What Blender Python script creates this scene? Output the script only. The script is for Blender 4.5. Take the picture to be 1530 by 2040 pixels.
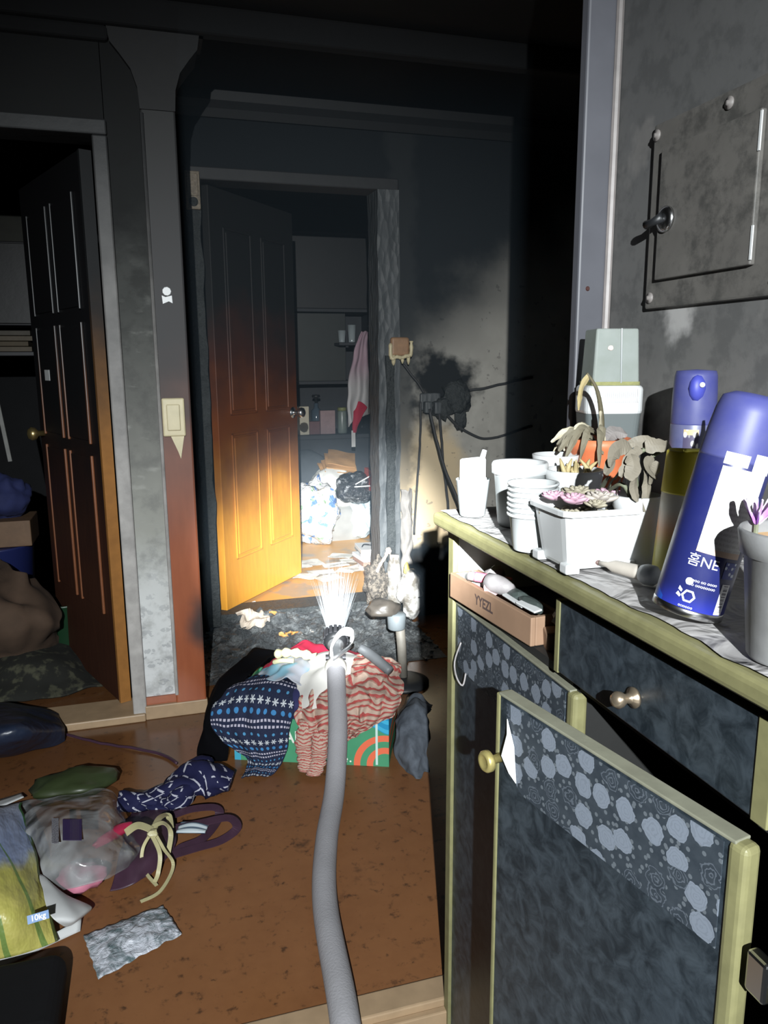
import bpy, bmesh, math, random
from mathutils import Vector, Matrix, noise as mnoise
random.seed(7)
for o in list(bpy.data.objects): bpy.data.objects.remove(o, do_unlink=True)
SC = bpy.context.scene
COL = SC.collection
R = math.radians

# ------------------------------------------------------------------ camera
F_PX, PITCH, YAW, ROLL = 1533.0, R(11.0), R(16.58), R(-0.36)
CAM = Vector((0, 0, 1.22))
_fw = Vector((math.sin(YAW)*math.cos(PITCH), math.cos(YAW)*math.cos(PITCH), -math.sin(PITCH)))
_r0 = Vector((math.cos(YAW), -math.sin(YAW), 0)); _u0 = _r0.cross(_fw)
_rt = _r0*math.cos(ROLL) + _u0*math.sin(ROLL); _up = -_r0*math.sin(ROLL) + _u0*math.cos(ROLL)
cd = bpy.data.cameras.new('camera'); cam = bpy.data.objects.new('camera', cd); COL.objects.link(cam)
cd.sensor_fit = 'VERTICAL'; cd.sensor_height = 24.0; cd.lens = F_PX/2040*24.0; cd.clip_start = 0.02
M3 = Matrix((_rt, _up, -_fw)).transposed()
cam.matrix_world = Matrix.Translation(CAM) @ M3.to_4x4()
SC.camera = cam
# ------------------------------------------------------------------ world, lamp, exposure
w = bpy.data.worlds.new('world'); SC.world = w; w.use_nodes = True
w.node_tree.nodes['Background'].inputs[0].default_value = (0.55, 0.75, 1.0, 1)
w.node_tree.nodes['Background'].inputs[1].default_value = 0.004
SC.view_settings.view_transform = 'Standard'; SC.view_settings.look = 'None'
cy = SC.cycles; cy.max_bounces = 6; cy.diffuse_bounces = 3; cy.glossy_bounces = 3; cy.transmission_bounces = 5; cy.volume_bounces = 0; cy.transparent_max_bounces = 10
SC.view_settings.exposure = 0.0; SC.view_settings.gamma = 1.0; SC.view_settings.use_curve_mapping = False
LAMP = Vector((-0.31, -1.25, 1.75))       # torch of the person behind the camera: hot core inside a wide beam
AIM = Vector((0.80, 3.5, 0.32))
def torch(name, watt, size, blend, aim=AIM):
    d = bpy.data.lights.new(name, 'SPOT'); d.energy = watt; d.spot_size = R(size); d.spot_blend = blend
    d.shadow_soft_size = 0.012; d.color = (0.93, 0.98, 1.0)
    o = bpy.data.objects.new(name, d); COL.objects.link(o); o.location = LAMP
    o.rotation_euler = (aim-LAMP).to_track_quat('-Z', 'Y').to_euler()
torch('torch_core', 6200, 14.5, 1.0)
torch('torch_beam', 640, 62, 1.0, Vector((0.82, 3.5, 0.15)))
torch('torch_spill', 50, 120, 0.9, Vector((0.95, 3.5, 0.6)))

# ------------------------------------------------------------------ placement from photo rays at a real depth
def ray(x, y): return _fw*F_PX + _rt*(x-765) - _up*(y-1020)
def atY(x, y, Y): d = ray(x, y); return CAM + d*((Y-CAM.y)/d.y)
def atX(x, y, X): d = ray(x, y); return CAM + d*((X-CAM.x)/d.x)
def atZ(x, y, Z): d = ray(x, y); return CAM + d*((Z-CAM.z)/d.z)

# ------------------------------------------------------------------ material helpers
class G: nt = None
def new(tp, **kw):
    n = G.nt.nodes.new(tp)
    for k, v in kw.items(): setattr(n, k, v)
    return n
def put(inp, v):
    if isinstance(v, bpy.types.NodeSocket): G.nt.links.new(v, inp)
    elif isinstance(v, (tuple, list)) and len(v) == 3 and inp.type == 'RGBA': inp.default_value = (*v, 1)
    else: inp.default_value = v
def mth(op, a, b=0.0, c=0.0):
    n = new('ShaderNodeMath', operation=op); put(n.inputs[0], a); put(n.inputs[1], b); put(n.inputs[2], c); return n.outputs[0]
def add(a, b): return mth('ADD', a, b)
def sub(a, b): return mth('SUBTRACT', a, b)
def mul(a, b): return mth('MULTIPLY', a, b)
def frac(a): return mth('FRACT', a)
def floor_(a): return mth('FLOOR', a)
def lt(a, b): return mth('LESS_THAN', a, b)
def gt(a, b): return mth('GREATER_THAN', a, b)
def absd(a): return mth('ABSOLUTE', a)
def smooth(x, a, b):
    n = new('ShaderNodeMapRange', interpolation_type='SMOOTHSTEP'); put(n.inputs[0], x); put(n.inputs[1], a); put(n.inputs[2], b); return n.outputs[0]
def mix(f, a, b):
    n = new('ShaderNodeMix', data_type='RGBA'); put(n.inputs[0], f); put(n.inputs[6], a); put(n.inputs[7], b); return n.outputs[2]
def pos(): return new('ShaderNodeNewGeometry').outputs['Position']
def oco(): return new('ShaderNodeTexCoord').outputs['Object']
def uvc(): return new('ShaderNodeTexCoord').outputs['UV']
def sep(v):
    n = new('ShaderNodeSeparateXYZ'); put(n.inputs[0], v); return n.outputs
def comb(x, y, z=0.0):
    n = new('ShaderNodeCombineXYZ'); put(n.inputs[0], x); put(n.inputs[1], y); put(n.inputs[2], z); return n.outputs[0]
def scl(v, s):
    n = new('ShaderNodeVectorMath', operation='MULTIPLY'); put(n.inputs[0], v); n.inputs[1].default_value = s; return n.outputs[0]
def noi(v, s, det=3.0, rough=0.55, dist=0.0):
    n = new('ShaderNodeTexNoise'); put(n.inputs['Vector'], v); n.inputs['Scale'].default_value = s
    n.inputs['Detail'].default_value = det; n.inputs['Roughness'].default_value = rough; n.inputs['Distortion'].default_value = dist
    return n.outputs['Fac']
def vor(v, s, feature='F1', out='Distance', rnd=1.0, dim='3D'):
    n = new('ShaderNodeTexVoronoi', feature=feature, voronoi_dimensions=dim); put(n.inputs['Vector'], v); n.inputs['Scale'].default_value = s
    n.inputs['Randomness'].default_value = rnd; return n.outputs[out]
def ramp(f, stops):
    n = new('ShaderNodeValToRGB'); put(n.inputs[0], f); el = n.color_ramp.elements
    while len(el) > 1: el.remove(el[-1])
    for i, (p, c) in enumerate(stops):
        e = el[0] if i == 0 else el.new(p)
        e.position = p; e.color = (*c, 1)
    return n.outputs[0]
def bump(h, strength=0.3, dist=0.01):
    n = new('ShaderNodeBump'); n.inputs['Strength'].default_value = strength; n.inputs['Distance'].default_value = dist
    put(n.inputs['Height'], h); return n.outputs[0]
MATS = {}
def mat(name, fn=None, col=(0.5, 0.5, 0.5), rough=0.6, metal=0.0, spec=0.5, **kw):
    if name in MATS: return MATS[name]
    m = bpy.data.materials.new(name); m.use_nodes = True; G.nt = m.node_tree
    b = G.nt.nodes['Principled BSDF']
    b.inputs['Base Color'].default_value = (*col, 1); b.inputs['Roughness'].default_value = rough
    b.inputs['Metallic'].default_value = metal; b.inputs['Specular IOR Level'].default_value = spec
    for k, v in kw.items(): b.inputs[k.replace('_', ' ')].default_value = v
    if fn:
        r = fn()
        for k, v in r.items(): put(b.inputs[k], v)
    MATS[name] = m; return m
def grain(name, col, rough=0.6, var=0.35, scale=30, bmp=0.15, metal=0.0, spec=0.5, soot=None, **kw):
    """a coloured surface with speckled wear; soot=(z0,z1) darkens with height as the smoke layer did"""
    def fn():
        o = pos(); n = noi(o, scale, 4); c = mix(mul(n, 1.0), tuple(x*(1-var) for x in col), tuple(min(1, x*(1+var*0.6)) for x in col))
        if soot:
            z = sep(pos())[2]; f = smooth(add(z, mul(sub(noi(pos(), 5, 3), 0.5), 0.35)), soot[0], soot[1])
            c = mix(f, c, (0.012, 0.013, 0.014))
        return {'Base Color': c, 'Normal': bump(n, bmp, 0.004)}
    return mat(name, fn, rough=rough, metal=metal, spec=spec, **kw)
def plain(name, col, rough=0.5, **kw): return mat(name, None, col, rough, **kw)

# ------------------------------------------------------------------ mesh helpers
class MB:
    def __init__(s): s.v = []; s.f = []; s.uv = {}
    def quad(s, pts, uvs=None):
        i = len(s.v); s.v += [Vector(p) for p in pts]; s.f.append(list(range(i, i+len(pts))))
        if uvs: s.uv[len(s.f)-1] = uvs
        return s
    def box(s, a, b, M=None):
        x0, y0, z0 = a; x1, y1, z1 = b; i = len(s.v)
        P = [Vector(p) for p in ((x0,y0,z0),(x1,y0,z0),(x1,y1,z0),(x0,y1,z0),(x0,y0,z1),(x1,y0,z1),(x1,y1,z1),(x0,y1,z1))]
        if M: P = [M @ p for p in P]
        s.v += P
        for q in ((0,3,2,1),(4,5,6,7),(0,1,5,4),(1,2,6,5),(2,3,7,6),(3,0,4,7)): s.f.append([i+k for k in q])
        return s
    def lathe(s, prof, seg=24, c=(0,0,0), M=None, cap=True):
        i = len(s.v); n = len(prof)
        for r, z in prof:
            for k in range(seg):
                a = 2*math.pi*k/seg; p = Vector((c[0]+r*math.cos(a), c[1]+r*math.sin(a), c[2]+z)); s.v.append(M @ p if M else p)
        for j in range(n-1):
            for k in range(seg):
                k2 = (k+1) % seg; s.f.append([i+j*seg+k, i+j*seg+k2, i+(j+1)*seg+k2, i+(j+1)*seg+k])
        if cap:
            s.f.append([i+k for k in reversed(range(seg))]); s.f.append([i+(n-1)*seg+k for k in range(seg)])
        return s
    def tube(s, pts, r, seg=8, cap=True):
        pts = [Vector(p) for p in pts]; n = len(pts); i = len(s.v); rr = r if isinstance(r, (list, tuple)) else [r]*n
        t = (pts[1]-pts[0]).normalized(); nrm = t.orthogonal().normalized()
        for j, p in enumerate(pts):
            t = (pts[min(j+1, n-1)]-pts[max(j-1, 0)]).normalized()
            nrm = (nrm - t*nrm.dot(t)).normalized(); bn = t.cross(nrm)
            for k in range(seg):
                a = 2*math.pi*k/seg; s.v.append(p + (nrm*math.cos(a)+bn*math.sin(a))*rr[j])
        for j in range(n-1):
            for k in range(seg):
                k2 = (k+1) % seg; s.f.append([i+j*seg+k, i+j*seg+k2, i+(j+1)*seg+k2, i+(j+1)*seg+k])
        if cap:
            s.f.append([i+k for k in reversed(range(seg))]); s.f.append([i+(n-1)*seg+k for k in range(seg)])
        return s
    def prism(s, poly, vec):
        """polygon (3D points) extruded by vec"""
        i = len(s.v); n = len(poly); vec = Vector(vec)
        s.v += [Vector(p) for p in poly] + [Vector(p)+vec for p in poly]
        s.f.append([i+k for k in reversed(range(n))]); s.f.append([i+n+k for k in range(n)])
        for k in range(n): k2 = (k+1) % n; s.f.append([i+k, i+k2, i+n+k2, i+n+k])
        return s
    def grid(s, fn, nu, nv):
        """fn(u,v)->point, uv stored"""
        i = len(s.v)
        for b in range(nv+1):
            for a in range(nu+1): s.v.append(Vector(fn(a/nu, b/nv)))
        for b in range(nv):
            for a in range(nu):
                k = i+b*(nu+1)+a; s.f.append([k, k+1, k+nu+2, k+nu+1])
                s.uv[len(s.f)-1] = [(a/nu, b/nv), ((a+1)/nu, b/nv), ((a+1)/nu, (b+1)/nv), (a/nu, (b+1)/nv)]
        return s
    def blob(s, c, size, amp=0.15, freq=3.0, sub_=3, flat=None, seed=0.0, ridged=False, M=None):
        bm = bmesh.new(); bmesh.ops.create_icosphere(bm, subdivisions=sub_, radius=1.0); i = len(s.v); bm.verts.ensure_lookup_table()
        for v in bm.verts:
            p = v.co; n = mnoise.fractal(p*freq*0.5+Vector((seed, seed*1.7, -seed)), 1.0, 2.0, 4)
            if ridged: n = 0.5-abs(n)*1.6
            q = p*(1+amp*n); q = Vector((q.x*size[0], q.y*size[1], q.z*size[2]))
            if M: q = M @ q
            q += Vector(c)
            if flat is not None and q.z < flat: q.z = flat + (q.z-flat)*0.04
            s.v.append(q)
        for f in bm.faces: s.f.append([i+v.index for v in f.verts])
        bm.free(); return s
def link(o, parent=None):
    COL.objects.link(o)
    if parent: o.parent = parent
    return o
def ob(name, mb, m, parent=None, smooth_=False, bevel=0.0, base=None, solid=0.0, sub_=0, seg=2, auto=None):
    if base is not None: base = Vector(base); vs = [v-base for v in mb.v]
    else: vs = mb.v
    me = bpy.data.meshes.new(name); me.from_pydata([tuple(v) for v in vs], [], mb.f)
    if mb.uv:
        lay = me.uv_layers.new(name='UVMap')
        for p in me.polygons:
            u = mb.uv.get(p.index)
            if u:
                for li, c in zip(p.loop_indices, u): lay.data[li].uv = c
    me.materials.append(m); me.update()
    bm = bmesh.new(); bm.from_mesh(me); bmesh.ops.recalc_face_normals(bm, faces=bm.faces); bm.to_mesh(me); bm.free()
    if smooth_: me.shade_smooth()
    o = bpy.data.objects.new(name, me)
    if base is not None: o.location = base
    link(o, parent)
    if solid: md = o.modifiers.new('solid', 'SOLIDIFY'); md.thickness = solid; md.offset = 0
    if bevel: md = o.modifiers.new('bevel', 'BEVEL'); md.width = bevel; md.segments = seg; md.limit_method = 'ANGLE'; md.angle_limit = R(40)
    if sub_: md = o.modifiers.new('sub', 'SUBSURF'); md.levels = sub_; md.render_levels = sub_
    return o
def tag(o, label, cat, group=None, kind=None):
    o['label'] = label
    if cat: o['category'] = cat
    if group: o['group'] = group
    if kind: o['kind'] = kind
    return o
def struct(o, label=None):
    o['kind'] = 'structure'
    if label: o['label'] = label
    return o
def thing(name, label, cat, loc=(0,0,0), rz=0.0, group=None, rot=None):
    o = bpy.data.objects.new(name, None); o.empty_display_size = 0.05; COL.objects.link(o)
    o.location = loc; o.rotation_euler = rot if rot else (0, 0, rz)
    return tag(o, label, cat, group)
def cat_rom(P, t):
    n = len(P)-1; x = min(max(t*n, 0), n-1e-6); i = int(x); f = x-i
    p0, p1, p2, p3 = P[max(i-1, 0)], P[i], P[i+1], P[min(i+2, n)]
    return 0.5*((2*p1)+(p2-p0)*f+(2*p0-5*p1+4*p2-p3)*f*f+(3*p1-p0-3*p2+p3)*f*f*f)
def drape(mb, rows, nu=40, nv=40, amp=0.01, freq=14, seed=0.0, fold=0.0, foldn=6):
    """cloth through rows of control points (each a list of Vectors)"""
    rows = [[Vector(p) for p in r] for r in rows]
    def fn(u, v):
        p = cat_rom([cat_rom(r, u) for r in rows], v)
        n = Vector((mnoise.noise(p*freq+Vector((seed, 0, 0))), mnoise.noise(p*freq+Vector((0, seed+9, 0))), mnoise.noise(p*freq+Vector((5, 3, seed)))))
        q = p + n*amp
        if fold: q = q + Vector((-0.3, -0.9, 0.25))*fold*math.sin(u*foldn*2*math.pi+3*mnoise.noise(Vector((u*3, v*3, seed))))
        return q
    return mb.grid(fn, nu, nv)
def spline(P, n=24):
    P = [Vector(p) for p in P]; return [cat_rom(P, k/n) for k in range(n+1)]
def text_mesh(s, size, depth=0.0006, bold=0.0):
    cu = bpy.data.curves.new('t', 'FONT'); cu.body = s; cu.size = size; cu.extrude = depth; cu.offset = bold; cu.align_x = 'CENTER'; cu.align_y = 'CENTER'
    o = bpy.data.objects.new('t', cu); COL.objects.link(o); dg = bpy.context.evaluated_depsgraph_get(); dg.update()
    me = bpy.data.meshes.new_from_object(o.evaluated_get(dg)); bpy.data.objects.remove(o); bpy.data.curves.remove(cu)
    mb = MB(); mb.v = [v.co.copy() for v in me.vertices]; mb.f = [list(p.vertices) for p in me.polygons]; bpy.data.meshes.remove(me); return mb
def xf(mb, fn): mb.v = [Vector(fn(v)) for v in mb.v]; return mb

# ------------------------------------------------------------------ shared materials
SOOT = (0.012, 0.013, 0.015)
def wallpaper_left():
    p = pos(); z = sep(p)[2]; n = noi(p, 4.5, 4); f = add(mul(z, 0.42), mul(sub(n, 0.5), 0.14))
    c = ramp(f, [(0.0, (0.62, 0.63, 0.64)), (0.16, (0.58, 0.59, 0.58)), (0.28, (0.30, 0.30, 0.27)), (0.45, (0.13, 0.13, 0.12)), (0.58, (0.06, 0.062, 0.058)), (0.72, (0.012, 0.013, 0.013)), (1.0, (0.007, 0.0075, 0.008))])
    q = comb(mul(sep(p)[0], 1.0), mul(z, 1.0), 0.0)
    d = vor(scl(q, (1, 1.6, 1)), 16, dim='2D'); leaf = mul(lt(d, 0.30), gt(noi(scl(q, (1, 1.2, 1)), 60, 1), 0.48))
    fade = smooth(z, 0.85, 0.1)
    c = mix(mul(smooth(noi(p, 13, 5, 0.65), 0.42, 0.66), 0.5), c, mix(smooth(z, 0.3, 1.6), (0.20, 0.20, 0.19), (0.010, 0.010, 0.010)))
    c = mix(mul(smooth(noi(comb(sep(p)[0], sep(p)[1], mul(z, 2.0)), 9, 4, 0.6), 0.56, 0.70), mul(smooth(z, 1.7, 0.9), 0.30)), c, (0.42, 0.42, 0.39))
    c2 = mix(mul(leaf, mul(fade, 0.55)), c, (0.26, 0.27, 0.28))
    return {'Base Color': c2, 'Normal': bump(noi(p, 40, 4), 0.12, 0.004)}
M_WALL_L = mat('sooted_wallpaper', wallpaper_left, rough=0.8, spec=0.25)
def wallpaper_back():
    p = pos(); s = sep(p); z = s[2]; x = s[0]; n = noi(p, 3.5, 5, 0.6)
    n2 = noi(p, 9, 4)
    base = mix(noi(p, 14, 4), (0.26, 0.25, 0.225), (0.46, 0.45, 0.41))
    # heated, yellowed paper below the socket
    dx = sub(x, 1.24); dz = sub(z, 0.62); hd = mth('SQRT', add(mul(mul(dx, dx), 2.0), mul(mul(dz, dz), 0.9)))
    base = mix(smooth(add(hd, mul(sub(n2, 0.5), 0.25)), 0.38, 0.20), base, (0.56, 0.45, 0.29))
    spots = gt(noi(p, 26, 2), 0.68); base = mix(mul(spots, 0.5), base, (0.12, 0.11, 0.10))
    # smoke layer over the upper wall
    f = smooth(add(z, add(mul(sub(n, 0.5), 0.5), mul(sub(x, 1.45), -0.75))), 1.10, 1.75)
    c = mix(f, base, (0.013, 0.016, 0.019))
    # burnt patch around the socket and beside the door post
    ex = sub(x, 1.30); ez = sub(z, 1.10); ed = mth('SQRT', add(mul(mul(ex, ex), 1.3), mul(ez, ez)))
    c = mix(smooth(add(ed, mul(sub(n2, 0.5), 0.34)), 0.21, 0.10), c, (0.010, 0.011, 0.012))
    jd = add(absd(sub(x, 1.10)), mul(sub(n2, 0.5), 0.14))
    c = mix(mul(smooth(jd, 0.09, 0.03), mul(smooth(z, 0.45, 0.7), 0.7)), c, (0.03, 0.033, 0.035))
    # near-black band along the foot of the wall
    fd = add(sub(z, 0.37), mul(sub(n, 0.5), 0.12))
    c = mix(smooth(fd, 0.02, -0.03), c, (0.008, 0.009, 0.01))
    return {'Base Color': c, 'Normal': bump(noi(p, 50, 5), 0.15, 0.004)}
M_WALL_B = mat('burnt_wallpaper', wallpaper_back, rough=0.85, spec=0.2)
def wall_right_fn():
    p = pos(); s = sep(p); z = s[2]; n = noi(p, 6, 4)
    c = ramp(add(mul(sub(z, 0.9), 0.7), mul(sub(n, 0.5), 0.3)), [(0.0, (0.20, 0.19, 0.18)), (0.25, (0.12, 0.118, 0.115)), (0.6, (0.10, 0.10, 0.10)), (1.0, (0.075, 0.08, 0.085))])
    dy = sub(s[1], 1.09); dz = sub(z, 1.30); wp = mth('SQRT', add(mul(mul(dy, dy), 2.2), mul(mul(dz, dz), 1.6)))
    c = mix(mul(smooth(noi(p, 17, 5, 0.65), 0.45, 0.62), 0.45), c, (0.055, 0.056, 0.056)); c = mix(mul(smooth(noi(p, 7, 4, 0.6), 0.58, 0.72), 0.5), c, (0.20, 0.19, 0.18))
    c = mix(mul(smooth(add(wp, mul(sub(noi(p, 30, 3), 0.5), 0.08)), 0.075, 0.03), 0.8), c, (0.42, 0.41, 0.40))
    return {'Base Color': c, 'Normal': bump(noi(p, 60, 3), 0.08, 0.003)}
M_WALL_R = mat('smoked_wallpaper', wall_right_fn, rough=0.7, spec=0.3)
M_CEIL = grain('sooted_ceiling', (0.005, 0.0053, 0.006), 0.95, 0.4, 8, 0.1)
M_SOOTWALL = grain('black_soot', (0.008, 0.0085, 0.010), 0.9, 0.4, 10, 0.1)
M_CHAR = mat('charred_timber', lambda: (lambda v, n, m: {'Base Color': mix(m, (0.006, 0.007, 0.007), mix(n, (0.02, 0.024, 0.024), (0.09, 0.10, 0.10))), 'Normal': bump(add(mul(v, 0.5), m), 0.9, 0.014), 'Roughness': add(0.25, mul(n, 0.45))})(vor(scl(pos(), (1, 1, 0.6)), 70, 'SMOOTH_F1'), noi(pos(), 9, 4), noi(pos(), 55, 5, 0.7)), rough=0.5, spec=0.5)
def floor_fn():
    p = pos(); n = noi(p, 5, 5, 0.6); n2 = noi(p, 26, 4, 0.65)
    c = mix(n, (0.125, 0.047, 0.017), (0.25, 0.108, 0.042)); c = mix(mul(n2, 0.6), c, (0.26, 0.115, 0.045))
    dk = smooth(noi(p, 34, 4, 0.65), 0.56, 0.70); c = mix(mul(dk, 0.75), c, (0.035, 0.018, 0.010))
    d2 = smooth(noi(p, 8, 4, 0.65), 0.60, 0.74); c = mix(mul(d2, 0.8), c, (0.02, 0.012, 0.008))
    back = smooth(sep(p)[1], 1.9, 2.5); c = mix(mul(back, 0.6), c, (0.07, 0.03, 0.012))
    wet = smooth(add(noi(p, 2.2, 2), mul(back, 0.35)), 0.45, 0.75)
    return {'Base Color': c, 'Roughness': sub(0.55, mul(wet, 0.35)), 'Normal': bump(n2, 0.05, 0.003)}
M_FLOOR = mat('wet_brown_vinyl', floor_fn, spec=0.45)
M_OAK = grain('pale_worn_wood', (0.36, 0.25, 0.15), 0.5, 0.3, 22, 0.1)
M_TILE = grain('grey_white_tile', (0.52, 0.50, 0.50), 0.4, 0.15, 20, 0.05)
def brown_casing():
    p = pos(); z = sep(p)[2]; n = noi(scl(p, (1, 1, 0.15)), 40, 4)
    c = mix(n, (0.22, 0.055, 0.022), (0.33, 0.10, 0.042))
    f = smooth(add(z, mul(sub(noi(p, 4, 3), 0.5), 0.5)), 0.45, 1.35); c = mix(f, c, mix(smooth(z, 1.4, 2.0), (0.034, 0.033, 0.034), (0.02, 0.02, 0.02)))
    dx = sub(sep(p)[0], 0.13); dz = sub(z, 0.33); d = mth('SQRT', add(mul(mul(dx, dx), 3.0), mul(dz, dz)))
    c = mix(mul(smooth(add(d, mul(sub(noi(p, 12, 2), 0.5), 0.1)), 0.15, 0.03), 0.9), c, (0.03, 0.03, 0.032))
    return {'Base Color': c, 'Normal': bump(n, 0.06, 0.002), 'Roughness': add(0.36, mul(f, 0.3))}
M_CASE = mat('red_brown_casing', brown_casing, rough=0.38, spec=0.45)
M_GREYCASE = grain('smoked_grey_casing', (0.098, 0.10, 0.115), 0.5, 0.3, 9, 0.03, spec=0.5)
def leaf_burnt():
    p = pos(); z = sep(p)[2]; n = noi(scl(oco(), (6, 6, 0.8)), 9, 4); s = noi(p, 4, 4)
    c = mix(n, (0.58, 0.22, 0.015), (0.80, 0.38, 0.035))
    f = add(z, mul(sub(s, 0.5), 0.45))
    c = mix(smooth(f, 0.35, 0.95), c, (0.20, 0.055, 0.012)); c = mix(smooth(f, 0.95, 1.25), c, (0.06, 0.018, 0.010)); c = mix(smooth(f, 1.25, 1.5), c, (0.007, 0.007, 0.007))
    return {'Base Color': c, 'Normal': bump(n, 0.04, 0.002), 'Roughness': add(0.3, mul(smooth(f, 0.9, 1.5), 0.4))}
M_LEAF_B = mat('varnished_door_sooted_at_top', leaf_burnt, rough=0.33, spec=0.5)
def leaf_left():
    p = pos(); z = sep(p)[2]; n = noi(scl(oco(), (6, 6, 0.8)), 9, 4); s = noi(p, 4, 3)
    c = mix(n, (0.028, 0.009, 0.005), (0.055, 0.019, 0.009)); f = add(z, mul(sub(s, 0.5), 0.4))
    c = mix(smooth(f, 0.4, 1.1), c, (0.006, 0.006, 0.007))
    return {'Base Color': c}
M_LEAF_L = mat('dark_brown_door', leaf_left, rough=0.6, spec=0.25)
M_MOULD_L = grain('door_moulding_edge', (0.20, 0.07, 0.028), 0.4, 0.3, 30, 0.05, soot=(0.8, 1.4))
M_EDGE_L = grain('bare_door_edge', (0.30, 0.13, 0.03), 0.5, 0.3, 30, 0.05, soot=(0.8, 1.5))
M_FRAME_L = grain('smoked_door_frame', (0.40, 0.38, 0.36), 0.6, 0.6, 18, 0.4, soot=(0.4, 2.0))
M_BRASS = plain('aged_brass', (0.55, 0.42, 0.18), 0.3, metal=0.9)
M_STEEL = plain('dull_steel', (0.55, 0.55, 0.55), 0.25, metal=1.0)
M_BLACKP = grain('black_plastic', (0.015, 0.016, 0.018), 0.45, 0.3, 40, 0.05)
M_WHITEP = grain('white_plastic', (0.57, 0.58, 0.58), 0.4, 0.08, 25, 0.03)
M_CREAM = grain('yellowed_cream_plastic', (0.55, 0.48, 0.30), 0.45, 0.2, 30, 0.04)

# ------------------------------------------------------------------ STRUCTURE
CZ = 2.28
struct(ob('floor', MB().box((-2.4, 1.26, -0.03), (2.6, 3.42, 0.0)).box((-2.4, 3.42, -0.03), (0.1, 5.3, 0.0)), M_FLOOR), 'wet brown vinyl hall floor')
struct(ob('trim_1', MB().box((-2.4, 1.205, -0.06), (0.85, 1.262, 0.004)), M_OAK, bevel=0.004), 'pale wooden step edge of the hall floor')
struct(ob('trim_2', MB().box((-2.4, 1.19, -0.16), (0.85, 1.206, -0.012)), M_OAK, bevel=0.003), 'pale wooden riser below the step edge')
fe = bpy.data.objects.new('floor_entry', None); COL.objects.link(fe); struct(fe, 'pale tiled entrance floor below the step')
ts = 0.3
tm = None
for i in range(8):
    for j in range(9):
        if tm is None:
            o = ob('tile', MB().box((0.002, 0.002, -0.01), (ts-0.002, ts-0.002, 0.0)), M_TILE, fe, bevel=0.002); tm = o
        else:
            o = bpy.data.objects.new('tile', tm.data); link(o, fe)
        o.location = (-1.5+i*ts, -1.51+j*ts, -0.16)
ob('grout_bed', MB().box((-1.5, -1.5, -0.2), (0.9, 1.19, -0.168)), M_SOOTWALL, fe)
struct(ob('ceiling', MB().box((-2.4, -1.6, CZ), (2.7, 5.6, CZ+0.05)), M_CEIL), 'soot black ceiling')
# left partition (Y 2.65) with the left doorway X -0.86..-0.127, clear height 1.90
LX0, LX1, LH = -0.86, -0.127, 1.90
wl = MB().box((-2.4, 2.65, 0), (LX0-0.04, 2.75, CZ)).box((LX0-0.04, 2.65, LH+0.04), (LX1+0.04, 2.75, CZ)).box((LX1+0.038, 2.65, 0.055), (0.02, 2.75, CZ))
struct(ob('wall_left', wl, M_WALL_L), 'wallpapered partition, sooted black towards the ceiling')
struct(ob('baseboard_left', MB().box((LX1+0.04, 2.63, 0), (0.125, 2.652, 0.05)), M_OAK, bevel=0.003), 'pale baseboard below the brown casing')
struct(ob('baseboard_door', MB().box((LX1+0.035, 2.642, 0.05), (0.02, 2.66, 0.078)), M_CASE), 'red brown skirting strip below the wallpaper')
struct(ob('trim_3', MB().box((LX0-0.05, 2.62, 0), (LX1+0.04, 2.78, 0.028)), M_OAK, bevel=0.004), 'pale sill of the left doorway')
# left casing with flared capital
cas = MB().box((0.018, 2.635, 0.04), (0.122, 2.77, 2.0))
cas_o = ob('trim_4', cas, M_CASE, bevel=0.006); struct(cas_o, 'red brown wooden casing, blackened above')
capm = MB()
prof = [(0.0, 1.98), (0.004, 2.04), (0.02, 2.09), (0.05, 2.13), (0.075, 2.16), (0.082, 2.2), (0.095, 2.2), (0.095, CZ)]
poly = [(0.018-a, 2.628, z) for a, z in prof] + [(0.122+a, 2.628, z) for a, z in reversed(prof)]
capm.prism(poly, (0, 0.15, 0))
ob('capital', capm, grain('sooted_capital', (0.009, 0.009, 0.0095), 0.7, 0.3, 20), cas_o)
ob('bead', MB().tube([(0.022, 2.634, 0.08), (0.022, 2.634, 1.97)], 0.006, 8), M_FRAME_L, cas_o)
struct(ob('trim_5', MB().box((-2.4, 2.6, 2.2), (2.6, 2.66, CZ)).box((-2.4, 2.62, 2.16), (-0.06, 2.66, 2.2)), M_CEIL, bevel=0.01), 'sooted ceiling moulding over the left partition')
# passage beyond the casing
struct(ob('wall_passage', MB().box((0.0, 2.77, 0), (0.1, 3.4, CZ)), M_SOOTWALL), 'short black side wall of the passage')
BX0, BX1, BZ = 0.235, 0.98, 1.95
wb = MB().box((0.1, 3.4, 0), (BX0-0.045, 3.5, CZ)).box((BX0-0.045, 3.4, BZ+0.05), (BX1+0.05, 3.5, CZ)).box((BX1+0.05, 3.4, 0), (2.6, 3.5, CZ))
struct(ob('wall_back', wb, M_WALL_B), 'burnt wallpapered wall right of the charred door')
struct(ob('wall_side', MB().box((2.6, 1.3, 0), (2.7, 3.5, CZ)), M_SOOTWALL), 'black side wall of the hall')
struct(ob('trim_6', MB().prism([(0.1, 3.4, 2.19), (0.1, 3.385, 2.19), (0.1, 3.37, 2.22), (0.1, 3.35, 2.245), (0.1, 3.345, CZ), (0.1, 3.4, CZ)], (2.5, 0, 0)), grain('sooted_cornice', (0.010, 0.0105, 0.0115), 0.6, 0.3, 20)), 'sooted cornice over the charred door')
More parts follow.
